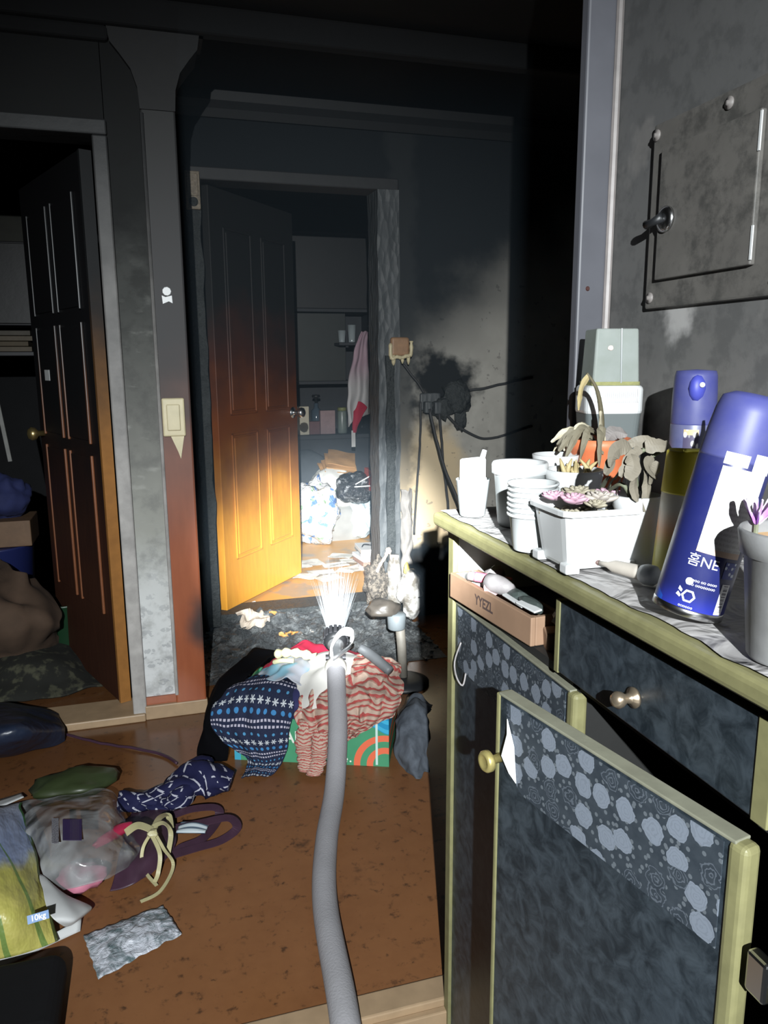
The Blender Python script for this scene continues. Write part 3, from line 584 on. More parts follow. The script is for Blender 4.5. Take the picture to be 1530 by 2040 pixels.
# ------------------------------------------------------------------ THINGS ON THE WORKTOP (z 0.972)
TZ = 0.9735
M_CLEAR = mat('milky_clear_plastic', None, (0.42, 0.45, 0.45), 0.25, Transmission_Weight=0.35, IOR=1.2)
def ribbed(prof, seg, amp):
    mb = MB(); i = 0
    for r, z in prof:
        for k in range(seg):
            a = 2*math.pi*k/seg; rr = r*(1+amp*(1 if k % 2 else -1)); mb.v.append(Vector((rr*math.cos(a), rr*math.sin(a), z)))
    for j in range(len(prof)-1):
        for k in range(seg): k2 = (k+1) % seg; mb.f.append([j*seg+k, j*seg+k2, (j+1)*seg+k2, (j+1)*seg+k])
    mb.f.append(list(range(seg))); return mb
t = thing('plastic_cup', 'clear ribbed cup with a white packet at the far corner of the worktop', 'cup', (0.492, 1.145, TZ))
ob('cup_wall', ribbed([(0.019, 0), (0.020, 0.002), (0.0265, 0.058), (0.0275, 0.06)], 40, 0.018), M_CLEAR, t, smooth_=True, solid=0.0012)
o = thing('white_packet', 'white folded packet standing in the ribbed cup', 'packet', (0.492, 1.145, TZ+0.02), R(20))
ob('wrapper', MB().box((-0.022, -0.010, 0), (0.021, 0.010, 0.074)), M_WHITEP, o, bevel=0.004)
ob('spout', MB().tube([(0.018, 0.0, 0.066), (0.025, 0.0, 0.085)], [0.005, 0.004], 8), M_WHITEP, o, smooth_=True)
ob('red_mark', MB().box((-0.0225, -0.0102, 0.055), (-0.016, -0.0095, 0.070)), plain('faded_red', (0.65, 0.22, 0.15), 0.5), o)
t = thing('grey_bucket_pot', 'round grey plastic pot with a thick white rim behind the cup stack', 'pot', (0.532, 1.058, TZ))
ob('bucket', MB().lathe([(0.030, 0), (0.0315, 0.004), (0.0375, 0.075), (0.0385, 0.082)], 40, cap=False).lathe([(0.030, 0), (0.030, 0.001)], 40), grain('pale_grey_plastic', (0.24, 0.255, 0.255), 0.45, 0.08, 30), t, smooth_=True, solid=0.002)
ob('rim', MB().lathe([(0.038, 0.078), (0.0425, 0.080), (0.043, 0.094), (0.041, 0.097), (0.037, 0.095), (0.036, 0.084)], 40, cap=False), M_WHITEP, t, smooth_=True)
ob('contents', MB().lathe([(0.001, 0.087), (0.036, 0.086)], 40, cap=False), M_WHITEP, t)
t = thing('red_can', 'dark red tin lid showing between the ribbed cup and grey pot', 'tin', (0.55, 1.13, TZ))
ob('tin', MB().lathe([(0.020, 0), (0.020, 0.055), (0.017, 0.058)], 24), plain('dark_red', (0.30, 0.03, 0.025), 0.4), t, smooth_=True)
for k in range(7):
    o = thing('takeaway_cup', ['lowest white cup of the nested stack, standing on the worktop', 'second lowest white cup of the nested stack', 'third white cup from the bottom of the nested stack', 'fourth white cup from the bottom of the nested stack', 'third white cup from the top of the nested stack', 'second white cup from the top of the nested stack', 'topmost white cup of the nested stack'][k], 'cup', (0.475, 0.905, TZ+k*0.0068), 0, 'nested stack of white cups')
    ob('cup_wall', MB().lathe([(0.0235, 0.0), (0.0245, 0.002), (0.0305, 0.046), (0.0335, 0.0465), (0.034, 0.0485), (0.0335, 0.050), (0.0295, 0.0495), (0.0235, 0.004), (0.001, 0.003)], 40, cap=False).lathe([(0.0005, 0), (0.0235, 0)], 40, cap=False), mat('thin_white_plastic', None, (0.52, 0.54, 0.54), 0.35, Transmission_Weight=0.15, IOR=1.2), o, smooth_=True)
# square white pot with succulents
def sq_lathe(prof, rnd=0.25, seg=40):
    mb = MB()
    for h, z in prof:
        for k in range(seg):
            a = 2*math.pi*(k+0.5)/seg; c, s_ = math.cos(a), math.sin(a); n = 10.0; rr = h/((abs(c)**n+abs(s_)**n)**(1/n)); mb.v.append(Vector((rr*c, rr*s_, z)))
    for j in range(len(prof)-1):
        for k in range(seg): k2 = (k+1) % seg; mb.f.append([j*seg+k, j*seg+k2, (j+1)*seg+k2, (j+1)*seg+k])
    return mb
t = thing('square_planter', 'square white planter with mauve succulents in the middle of the worktop', 'planter', (0.500, 0.818, TZ), R(-2))
ob('planter_wall', sq_lathe([(0.001, 0.006), (0.035, 0.006), (0.037, 0.004), (0.0385, 0.008), (0.0475, 0.068), (0.050, 0.069), (0.0525, 0.0695), (0.053, 0.075), (0.051, 0.0765), (0.0485, 0.075), (0.046, 0.06), (0.001, 0.058)]), M_WHITEP, t, bevel=0.0)
for sx in (-1, 1):
    for sy in (-1, 1): ob('foot', MB().box((sx*0.037-0.009, sy*0.037-0.009, 0), (sx*0.037+0.009, sy*0.037+0.009, 0.012)), M_WHITEP, t, bevel=0.002)
M_SUCC = [grain('succulent_mauve', (0.48, 0.30, 0.37), 0.55, 0.3, 60), grain('succulent_olive', (0.30, 0.27, 0.20), 0.6, 0.35, 50), grain('succulent_grey', (0.38, 0.34, 0.30), 0.6, 0.3, 50)]
rp = random.Random(3)
def rosette(loc, r, m, lab, n=16):
    e = thing('succulent', lab, 'plant', loc, rp.random()*6, 'succulents in the square planter')
    for k in range(n):
        a = k*2.4; rr = r*(0.35+0.65*k/n); tilt = 1.25-0.95*(k/n)
        M = Matrix.Rotation(a, 4, 'Z') @ Matrix.Translation((rr*0.45, 0, r*0.25*(1-k/n))) @ Matrix.Rotation(-tilt*0.8, 4, 'Y')
        ob('fleshy_leaf', MB().blob((0, 0, 0), (rr*0.55, rr*0.34, rr*0.16), 0.12, 2, 2, seed=k), m, e, smooth_=True).matrix_local = M
so_ = t.location
rosette(so_+Vector((-0.022, -0.012, 0.0820)), 0.0232, M_SUCC[0], 'bright mauve succulent rosette at the front left of the planter')
rosette(so_+Vector((0.010, -0.018, 0.0830)), 0.0256, M_SUCC[2], 'greyish brown succulent rosette at the front of the planter')
rosette(so_+Vector((0.034, 0.006, 0.0830)), 0.0220, M_SUCC[0], 'dull mauve succulent rosette at the right of the planter')
rosette(so_+Vector((-0.030, 0.022, 0.0810)), 0.0207, M_SUCC[0], 'pale mauve succulent rosette at the far left of the planter')
rosette(so_+Vector((0.002, 0.020, 0.0840)), 0.0256, M_SUCC[1], 'olive succulent rosette at the back of the planter')
rosette(so_+Vector((-0.004, -0.032, 0.0790)), 0.0171, M_SUCC[1], 'small olive succulent at the front edge of the planter')
peb = MB()
for k in range(60): peb.blob((so_.x+rp.uniform(-0.043, 0.043), so_.y+rp.uniform(-0.043, 0.043), TZ+0.062), (0.005, 0.0045, 0.0035), 0.2, 2, 1, seed=k)
tag(ob('gravel', peb, M_SUCC[1], smooth_=True, base=so_), 'brown gravel filling the square white planter', 'gravel', kind='stuff')
# white bowl pot with dry stems, orange pot behind it
t = thing('flared_pot', 'white flared pot with dry yellow stems in front of the orange pot', 'pot', (0.600, 1.015, TZ))
ob('pot_wall', MB().lathe([(0.018, 0), (0.020, 0.006), (0.026, 0.03), (0.040, 0.066), (0.0425, 0.078), (0.0425, 0.088), (0.040, 0.088), (0.039, 0.075)], 36, cap=False), M_WHITEP, t, smooth_=True)
ob('soil', MB().lathe([(0.001, 0.074), (0.039, 0.073)], 30, cap=False), grain('dry_soil', (0.16, 0.12, 0.08), 0.9, 0.5, 80, 0.5), t)
M_STRAW = grain('dry_straw', (0.42, 0.34, 0.17), 0.6, 0.35, 50)
for k in range(12):
    a = rp.uniform(0, 6.28); r0 = rp.uniform(0.004, 0.03); b = Vector((r0*math.cos(a), r0*math.sin(a), 0.072))
    ob('dry_stem', MB().tube(spline([b, b+Vector((rp.uniform(-.008, .008), rp.uniform(-.008, .008), 0.014)), b+Vector((rp.uniform(-.014, .014), rp.uniform(-.014, .014), rp.uniform(0.018, 0.034)))], 8), [0.0045, 0.005, 0.0045, 0.004, 0.004, 0.0035, 0.003, 0.002, 0.001], 6), M_STRAW, t, smooth_=True)
t = thing('white_saucer_pot', 'white bowl with a pale rim tucked against the orange pot', 'bowl', (0.618, 1.103, TZ))
ob('bowl_wall', MB().lathe([(0.020, 0), (0.030, 0.06), (0.037, 0.092), (0.038, 0.100), (0.035, 0.100), (0.031, 0.088), (0.001, 0.086)], 36, cap=False), M_WHITEP, t, smooth_=True)
t = thing('orange_pot', 'orange terracotta pot with a withered plant at the back of the worktop', 'pot', (0.700, 1.110, TZ))
ob('pot_wall', MB().lathe([(0.030, 0), (0.040, 0.05), (0.050, 0.105), (0.053, 0.108), (0.053, 0.122), (0.050, 0.123), (0.047, 0.108), (0.001, 0.106)], 36, cap=False), grain('orange_plastic', (0.62, 0.17, 0.07), 0.5, 0.2, 30), t, smooth_=True)
M_WITH = grain('withered_leaf', (0.18, 0.16, 0.11), 0.7, 0.4, 60, 0.2); M_PALELEAF = grain('bleached_leaf', (0.52, 0.47, 0.34), 0.6, 0.3, 50, 0.1)
def blade(parent, name, pts, wd, m, th=0.0007, n=14):
    P = spline(pts, n); mb = MB(); up = Vector((0.3, -0.8, 0.4)).normalized()
    for k, p in enumerate(P):
        tt = (P[min(k+1, n)]-P[max(k-1, 0)]).normalized(); s_ = tt.cross(up); s_ = (s_ if s_.length > 1e-4 else tt.orthogonal()).normalized(); s_ = (s_ + tt.cross(s_)*0.7*mnoise.noise(p*40)).normalized()
        ww = wd*math.sin(math.pi*min(0.97, 0.10+0.86*k/n))**0.6*(1+0.35*mnoise.noise(p*160)); nn = s_.cross(tt).normalized()
        mb.v += [p-s_*ww, p+nn*th*1.5, p+s_*ww, p-nn*th]
    for k in range(n):
        for q in range(4): q2 = (q+1) % 4; mb.f.append([k*4+q, k*4+q2, k*4+4+q2, k*4+4+q])
    mb.f.append([0, 1, 2, 3]); mb.f.append([n*4+3, n*4+2, n*4+1, n*4])
    return ob(name, mb, m, parent)
L = lambda x, y, z: Vector((x, y, z))
ob('stem', MB().tube(spline([L(0.0, 0, 0.106), L(-0.003, -0.01, 0.15), L(-0.020, -0.02, 0.20), L(-0.040, -0.02, 0.228)], 14), [0.006-0.0003*k for k in range(15)], 8), grain('brown_stem', (0.11, 0.095, 0.055), 0.6, 0.4, 60), t, smooth_=True)
blade(t, 'dead_leaf', [L(-0.036, -0.02, 0.225), L(-0.050, -0.022, 0.205), L(-0.052, -0.02, 0.17)], 0.006, M_STRAW)
blade(t, 'dead_leaf', [L(-0.006, -0.02, 0.112), L(-0.012, -0.022, 0.14), L(-0.012, -0.02, 0.168)], 0.010, M_PALELEAF)
for k in range(14):
    a = rp.uniform(2.4, 4.6); r1 = rp.uniform(0.05, 0.085)
    blade(t, 'dead_leaf', [L(0.01*math.cos(a), 0.01*math.sin(a), 0.112+0.002*k), L(0.6*r1*math.cos(a), 0.6*r1*math.sin(a), 0.13+0.001*k), L(r1*math.cos(a), r1*math.sin(a), rp.uniform(0.085, 0.118))], 0.006, M_WITH if k % 3 else M_PALELEAF)
blade(t, 'dead_leaf', [L(0.01, 0, 0.112), L(0.03, 0.005, 0.13), L(0.052, 0.0, 0.125)], 0.012, grain('grey_leaf', (0.22, 0.20, 0.19), 0.6), t and 0.002)
# round white pot with the large dead plant
t = thing('round_white_pot', 'tall round white pot with a drooping dead plant beside the yellow spray can', 'pot', (0.556, 0.792, TZ))
ob('pot_wall', MB().lathe([(0.020, 0.0), (0.0225, 0.002), (0.0235, 0.02), (0.0265, 0.070), (0.0285, 0.074), (0.0292, 0.086), (0.0275, 0.088), (0.0255, 0.080)], 36, cap=False).lathe([(0.0005, 0.001), (0.02, 0.0)], 36, cap=False), M_WHITEP, t, smooth_=True)
ob('soil', MB().lathe([(0.001, 0.081), (0.027, 0.080)], 30, cap=False), grain('grey_soil', (0.16, 0.15, 0.16), 0.9, 0.4, 80, 0.4), t)
M_DEAD = [grain('dead_leaf_taupe', (0.17, 0.15, 0.115), 0.65, 0.35, 60, 0.2), grain('dead_leaf_green', (0.13, 0.14, 0.09), 0.65, 0.35, 60, 0.2)]
def wp(x, y, Y): return atY(x, y, Y)-t.location
stems = [[(1272, 1010, .80), (1268, 960, .79), (1262, 915, .78), (1285, 895, .77)], [(1278, 1010, .80), (1284, 960, .80), (1292, 915, .79), (1330, 895, .78)], [(1262, 1008, .79), (1240, 965, .78), (1205, 985, .83), (1185, 1010, .85)]]
for s_ in stems: ob('stem', MB().tube(spline([wp(*q) for q in s_], 14), 0.0026, 6), M_DEAD[1], t, smooth_=True)
leaves = [[(1262, 900, .78), (1240, 890, .775), (1222, 905, .77), (1215, 930, .77)], [(1275, 893, .77), (1255, 915, .765), (1235, 950, .76)], [(1250, 885, .785), (1290, 880, .78), (1325, 897, .775)], [(1285, 890, .77), (1320, 888, .765), (1348, 905, .765)], [(1300, 910, .78), (1290, 930, .77), (1308, 955, .765)],
          [(1245, 930, .79), (1222, 955, .81), (1208, 985, .83)], [(1240, 945, .80), (1225, 985, .82), (1222, 1005, .83)], [(1215, 950, .82), (1195, 975, .84), (1182, 998, .86)], [(1210, 985, .84), (1180, 998, .86), (1160, 1018, .87)], [(1200, 995, .83), (1182, 1005, .84), (1172, 1020, .85)],
          [(1270, 930, .775), (1262, 970, .77), (1270, 1000, .765)], [(1285, 935, .775), (1288, 975, .77), (1284, 1020, .765)], [(1230, 980, .82), (1222, 1000, .83), (1210, 1012, .84)], [(1225, 900, .78), (1215, 925, .78), (1205, 945, .775)], [(1310, 920, .775), (1300, 945, .77), (1295, 965, .77)], [(1255, 905, .76), (1262, 930, .755), (1250, 955, .75)]]
for k, q in enumerate(leaves): blade(t, 'dead_leaf', [wp(*p) for p in q], 0.0075 if k % 3 else 0.010, M_DEAD[1 if k in (7, 8, 9, 5) else 0])
t.children[-1]
# clear reservoir jar at the back corner
t = thing('moisture_jar', 'clear square-shouldered jar with white ribbed lid and base in the back corner', 'jar', (0.762, 1.185, TZ), R(-14))
M_JAR = mat('cloudy_clear_jar', lambda: {'Base Color': mix(noi(pos(), 30, 3), (0.36, 0.40, 0.36), (0.48, 0.52, 0.50))}, rough=0.25, Transmission_Weight=0.45, IOR=1.15)
M_SMOKE = mat('smoky_grey_container', None, (0.16, 0.18, 0.18), 0.3, Transmission_Weight=0.2, IOR=1.2)
def rect_shell(hw, hd, z0, z1, rnd=0.012, taper=1.0, ribs=0):
    mb = MB(); per = []
    for sx, sy, a0 in ((1, 1, 0), (-1, 1, 90), (-1, -1, 180), (1, -1, 270)):
        for k in range(6):
            a = R(a0+k*18); per.append((sx*(hw-rnd)+rnd*math.cos(a), sy*(hd-rnd)+rnd*math.sin(a)))
    n = len(per)
    for z, tp in ((z0, taper), (z1, 1.0)): mb.v += [Vector((x*tp, y*tp, z)) for x, y in per]
    for k in range(n): k2 = (k+1) % n; mb.f.append([k, k2, n+k2, n+k])
    mb.f.append(list(reversed(range(n)))); mb.f.append([n+k for k in range(n)]); return mb
def ribs(parent, hw, hd, z0, z1, n, m):
    for k in range(n):
        x = -hw+0.014+(2*hw-0.028)*k/(n-1); ob('rib', MB().box((x-0.0011, -hd-0.0015, z0), (x+0.0011, -hd+0.001, z1)), m, parent)
ob('base_tub', rect_shell(0.040, 0.036, 0.0, 0.092, 0.014, 0.9), M_WHITEP, t, smooth_=False, bevel=0.002); ribs(t.children[-1], 0.040, 0.0353, 0.012, 0.088, 18, M_WHITEP)
ob('smoky_tank', rect_shell(0.049, 0.042, 0.092, 0.172, 0.016, 0.88), M_SMOKE, t, bevel=0.003)
ob('lid', rect_shell(0.050, 0.043, 0.155, 0.206, 0.018, 1.0), M_WHITEP, t, bevel=0.008, seg=3); ribs(t.children[-1], 0.050, 0.043, 0.178, 0.200, 22, M_WHITEP)
ob('reservoir', rect_shell(0.036, 0.032, 0.206, 0.300, 0.004, 1.12), M_JAR, t, bevel=0.003)
ob('algae_rim', rect_shell(0.0415, 0.037, 0.206, 0.212, 0.004), grain('mossy_residue', (0.25, 0.25, 0.10), 0.8, 0.5, 80, 0.5), t)
ob('corner_seam', MB().tube([(0.008, -0.0365, 0.21), (0.006, -0.033, 0.30)], 0.0015, 6), M_CLEAR, t)
ob('glint_chip', MB().blob((-0.012, -0.035, 0.268), (0.005, 0.001, 0.004), 0.2, 3, 2), plain('pink_chip', (0.7, 0.55, 0.5), 0.3), t)
# spray cans
def spray_can(label, loc, rot, r, h, bodym, capm, cap_prof, rim=M_STEEL, parts=True):
    t = thing('spray_can', label, 'spray can', loc, rot=rot)
    ob('can_body', MB().lathe([(r*0.96, 0.005), (r, 0.009), (r, h), (r*0.94, h+0.006), (r*0.86, h+0.012)], 48), bodym, t, smooth_=True)
    ob('bottom_rim', MB().lathe([(r*0.80, 0.004), (r*0.92, 0.0), (r*1.01, 0.001), (r*1.01, 0.007), (r*0.97, 0.009)], 48), rim, t, smooth_=True)
    ob('cap', MB().lathe(cap_prof, 48), capm, t, smooth_=True)
    return t
def patch(r, a0, a1, z0, z1, n=16, skew=0.0):
    mb = MB(); return mb.grid(lambda u, v: (r*math.cos(R(a0+(a1-a0)*u)), r*math.sin(R(a0+(a1-a0)*u)), z0+(z1-z0)*v+skew*u), n, 1)
def wrap_text(s, size, r, ang, z, bold=0.0, rot=0.0):
    mb = text_mesh(s, size, 0.0, bold); c_, s2 = math.cos(rot), math.sin(rot)
    return xf(mb, lambda v: (r*math.cos(R(ang)+(v.x*c_-v.y*s2)/r), r*math.sin(R(ang)+(v.x*c_-v.y*s2)/r), z+v.x*s2+v.y*c_))
def blue_can():
    p = oco(); s = sep(p); z = s[2]; n = noi(p, 60, 4)
    c = mix(smooth(z, 0.03, 0.0), (0.012, 0.016, 0.095), (0.02, 0.03, 0.30)); a = mth('ARCTAN2', s[1], s[0])
    wave = lt(add(z, mul(sub(a, -0.55), 0.0)), 0.085); side = mul(gt(a, -0.62), lt(z, add(0.075, mul(a, -0.02))))
    c = mix(side, c, mix(smooth(z, 0.02, 0.075), (0.012, 0.07, 0.40), (0.012, 0.20, 0.42)))
    dust = smooth(z, 0.11, 0.20); c = mix(mul(dust, mul(n, 0.55)), c, (0.11, 0.11, 0.19))
    return {'Base Color': c, 'Roughness': add(0.22, mul(n, 0.25))}
M_CAN = mat('blue_printed_can', blue_can, spec=0.6, metal=0.0)
M_BLUECAP = mat('dusty_blue_cap', lambda: {'Base Color': mix(noi(pos(), 25, 4), (0.02, 0.026, 0.19), (0.09, 0.095, 0.20))}, rough=0.5)
CR = 0.0325
base_c = Vector((0.485, 0.602, TZ))
# front can: leans to the right, standing on its right edge
lean = R(13.5); axis_r = Vector((_rt.x, _rt.y, 0)).normalized()
can_rot = (Matrix.Rotation(lean, 3, Vector((-axis_r.y, axis_r.x, 0)).normalized())).to_euler()
loc1 = base_c + Vector((0, 0, CR*math.sin(lean)*1.02))
can = spray_can('large blue spray can leaning to the right at the front of the worktop', loc1, can_rot, CR, 0.150, M_CAN, M_BLUECAP,
    [(CR*0.99, 0.150), (CR*1.0, 0.153), (CR*0.98, 0.175), (CR*0.93, 0.196), (CR*0.84, 0.208), (CR*0.55, 0.213), (0.001, 0.214)])
TA = -110.0   # angle that faces the camera
RL = CR+0.0004
ob('text_label', patch(RL, TA-36, TA+38, 0.069, 0.155-0.010), mat('label_print', lambda: (lambda s: {'Base Color': mix(mul(mul(lt(frac(mul(s[1], 16.0)), 0.5), gt(noi(scl(uvc(), (40, 16, 1)), 1.0, 0), 0.42)), 0.35), (0.60, 0.60, 0.585), (0.26, 0.24, 0.24))})(sep(uvc())), rough=0.4), can)
ob('label_strip', patch(RL, TA-36, TA+38, 0.0635, 0.069), plain('tan_strip', (0.55, 0.40, 0.30), 0.4), can)
ob('label_header', patch(RL, TA-37, TA+0, 0.147, 0.158, skew=0), plain('label_white', (0.8, 0.8, 0.8), 0.4), can)
ob('label_header', patch(RL, TA+8, TA+42, 0.144, 0.161), plain('label_white', (0.8, 0.8, 0.8), 0.4), can)
M_PRINT = plain('white_print', (0.75, 0.76, 0.80), 0.45)
ob('lettering', wrap_text('홈NE', 0.0130, RL, TA-20, 0.0545, 0.0), M_PRINT, can)
ob('pictogram', patch(RL, TA+16, TA+40, 0.044, 0.060), mat('cloud_print', lambda: {'Base Color': mix(smooth(vor(uvc(), 3.5), 0.25, 0.45), (0.75, 0.82, 0.92), (0.04, 0.06, 0.30))}, rough=0.4), can)
ob('small_print', wrap_text('ooooo oo oooo\nooo oooooooo', 0.0042, RL, TA-12, 0.0345), M_PRINT, can)
hexm = MB()
for k in range(6):
    a = math.pi/3*k; b = math.pi/3*(k+1)
    q = [(0.0065*math.cos(a), 0.0065*math.sin(a)), (0.0065*math.cos(b), 0.0065*math.sin(b)), (0.0045*math.cos(b), 0.0045*math.sin(b)), (0.0045*math.cos(a), 0.0045*math.sin(a))]
    hexm.quad([(x, y, 0) for x, y in q])
hexm.quad([(x, y, 0) for x, y in ((-0.0105, 0.004), (-0.007, 0.002), (-0.0065, 0.0045), (-0.010, 0.0075))]); hexm.quad([(x, y, 0) for x, y in ((-0.0115, -0.001), (-0.0075, -0.003), (-0.0065, -0.001), (-0.010, 0.002))])
ob('hexagon_mark', xf(hexm, lambda v: (RL*math.cos(R(TA-26)+v.x/RL), RL*math.sin(R(TA-26)+v.x/RL), 0.0205+v.y)), M_PRINT, can)
ob('small_print', wrap_text('oooooo', 0.004, RL, TA-26, 0.0105), M_PRINT, can)
ob('round_mark', xf(MB().lathe([(0.0035, 0), (0.0001, 0)], 16, cap=False), lambda v: (RL*math.cos(R(TA-31)+v.x/RL), RL*math.sin(R(TA-31)+v.x/RL), 0.0345+v.y)), M_PRINT, can)
bc = ob('barcode', patch(RL, TA+22, TA+40, 0.009, 0.039), mat('barcode_print', lambda: {'Base Color': mix(mul(mul(gt(noi(comb(0.0, mul(sep(uvc())[1], 26.0)), 1.0, 0), 0.5), gt(sep(uvc())[1], 0.08)), mul(gt(sep(uvc())[0], 0.25), lt(sep(uvc())[0], 0.8))), (0.78, 0.78, 0.80), (0.18, 0.17, 0.2))}, rough=0.45), can)
M_BTN = plain('white_nozzle_button', (0.8, 0.8, 0.82), 0.3)
ob('nozzle_recess', MB().blob((0.021, -0.006, 0.186), (0.013, 0.016, 0.018), 0.0, 1, 2), plain('deep_blue', (0.02, 0.02, 0.28), 0.5), can, smooth_=True)
ob('nozzle', MB().blob((0.028, -0.016, 0.190), (0.004, 0.004, 0.004), 0.0, 1, 2), M_BTN, can, smooth_=True)
can2 = spray_can('pale blue spray can standing at the back against the wall', (0.752, 0.948, TZ), (0, 0, 0), 0.031, 0.155, mat('pale_blue_can', lambda: {'Base Color': mix(noi(pos(), 40, 4), (0.06, 0.066, 0.17), (0.14, 0.145, 0.23))}, rough=0.4), M_BLUECAP,
    [(0.0305, 0.155), (0.031, 0.158), (0.0305, 0.20), (0.029, 0.225), (0.027, 0.232), (0.001, 0.234)])
ob('nozzle_recess', MB().blob((-0.014, -0.022, 0.208), (0.013, 0.010, 0.020), 0.0, 1, 2), plain('deep_blue2', (0.05, 0.06, 0.34), 0.5), can2, smooth_=True)
ob('nozzle', MB().blob((-0.015, -0.033, 0.213), (0.004, 0.004, 0.004), 0.0, 1, 2), M_BTN, can2, smooth_=True)
ob('torn_label', patch(0.0314, -150, -112, 0.118, 0.150), mat('torn_label_print', lambda: {'Base Color': mix(smooth(vor(uvc(), 3.0), 0.2, 0.5), (0.80, 0.80, 0.80), mix(gt(sep(uvc())[1], 0.75), (0.06, 0.05, 0.10), (0.5, 0.38, 0.22)))}, rough=0.5), can2)
yel = spray_can('yellow capped spray can standing behind the leaning blue can', (0.570, 0.740, TZ), (R(2), R(3), 0), 0.0215, 0.098, mat('cream_print_can', lambda: {'Base Color': mix(smooth(sep(oco())[2], 0.085, 0.05), (0.60, 0.56, 0.48), mix(smooth(sep(oco())[2], 0.06, 0.03), (0.62, 0.32, 0.16), (0.40, 0.36, 0.10)))}, rough=0.4), plain('yellow_plastic', (0.55, 0.46, 0.03), 0.45),
    [(0.0222, 0.098), (0.0222, 0.10), (0.0216, 0.145), (0.0195, 0.147), (0.018, 0.138), (0.001, 0.138)])
ob('cap_lip', MB().box((-0.016, -0.018, 0.1465), (0.014, -0.012, 0.151)), plain('bright_yellow', (0.85, 0.78, 0.10), 0.4), yel, bevel=0.002)
# lying tube with a round end
t = thing('glue_tube', 'beige tapered tube with a grey round cap lying in front of the white planters', 'tube', (0.510, 0.745, TZ+0.011), rot=(0, R(90), R(-69)))
ob('tube_body', MB().lathe([(0.0025, -0.034), (0.0035, -0.022), (0.0075, -0.012), (0.0085, 0.018), (0.009, 0.026)], 20), grain('beige_rubber', (0.42, 0.38, 0.33), 0.5), t, smooth_=True)
ob('end_cap', MB().lathe([(0.0095, 0.024), (0.0118, 0.030), (0.0115, 0.040), (0.007, 0.045), (0.001, 0.046)], 20), grain('grey_cap', (0.45, 0.47, 0.48), 0.4), t, smooth_=True)
ob('dark_tip', MB().lathe([(0.0012, -0.044), (0.0032, -0.034)], 12), plain('dark_tip', (0.12, 0.07, 0.06), 0.5), t, smooth_=True)
# pot at the right edge
t = thing('grey_flower_pot', 'dusty grey flower pot with tan soil and a purple flower at the right edge', 'pot', (0.499, 0.490, TZ))
ob('pot_wall', MB().lathe([(0.030, 0), (0.032, 0.003), (0.040, 0.088), (0.0435, 0.090), (0.046, 0.108), (0.0445, 0.111), (0.042, 0.108), (0.039, 0.09)], 40, cap=False).lathe([(0.0005, 0), (0.03, 0)], 40, cap=False), grain('dusty_grey_plastic', (0.20, 0.20, 0.20), 0.5, 0.3, 40, 0.1), t, smooth_=True)
ob('soil', MB().lathe([(0.001, 0.101), (0.0425, 0.100)], 36, cap=False), grain('tan_soil', (0.62, 0.40, 0.20), 0.8, 0.3, 70, 0.3), t)
ob('flower_stem', MB().tube([(-0.012, 0.034, 0.10), (-0.010, 0.036, 0.113)], 0.002, 6), M_DEAD[1], t)
M_PETAL = mat('purple_white_petal', lambda: {'Base Color': mix(smooth(noi(pos(), 40, 2), 0.4, 0.6), (0.80, 0.72, 0.84), (0.42, 0.20, 0.55))}, rough=0.5)
for k in range(6):
    a = k*1.05; c0 = L(-0.010, 0.036, 0.110)
    blade(t, 'petal', [c0, c0+L(0.008*math.cos(a), 0.008*math.sin(a), 0.010), c0+L(0.012*math.cos(a), 0.012*math.sin(a), 0.022)], 0.006, M_PETAL)
t = thing('dark_dried_bunch', 'dark withered bunch standing behind the leaning blue can', 'plant', (0.71, 0.80, TZ))
ob('holder', MB().lathe([(0.020, 0), (0.026, 0.07), (0.027, 0.072), (0.02, 0.07)], 24), M_BLACKP, t, smooth_=True)
for k in range(10):
    a = rp.uniform(0, 6.28); r1 = rp.uniform(0.02, 0.05)
    blade(t, 'dead_leaf', [L(0, 0, 0.07), L(0.5*r1*math.cos(a), 0.5*r1*math.sin(a), 0.13), L(r1*math.cos(a)+0.01, r1*math.sin(a)-0.01, rp.uniform(0.15, 0.21))], 0.010, M_BLACKP if k % 3 else M_DEAD[0])

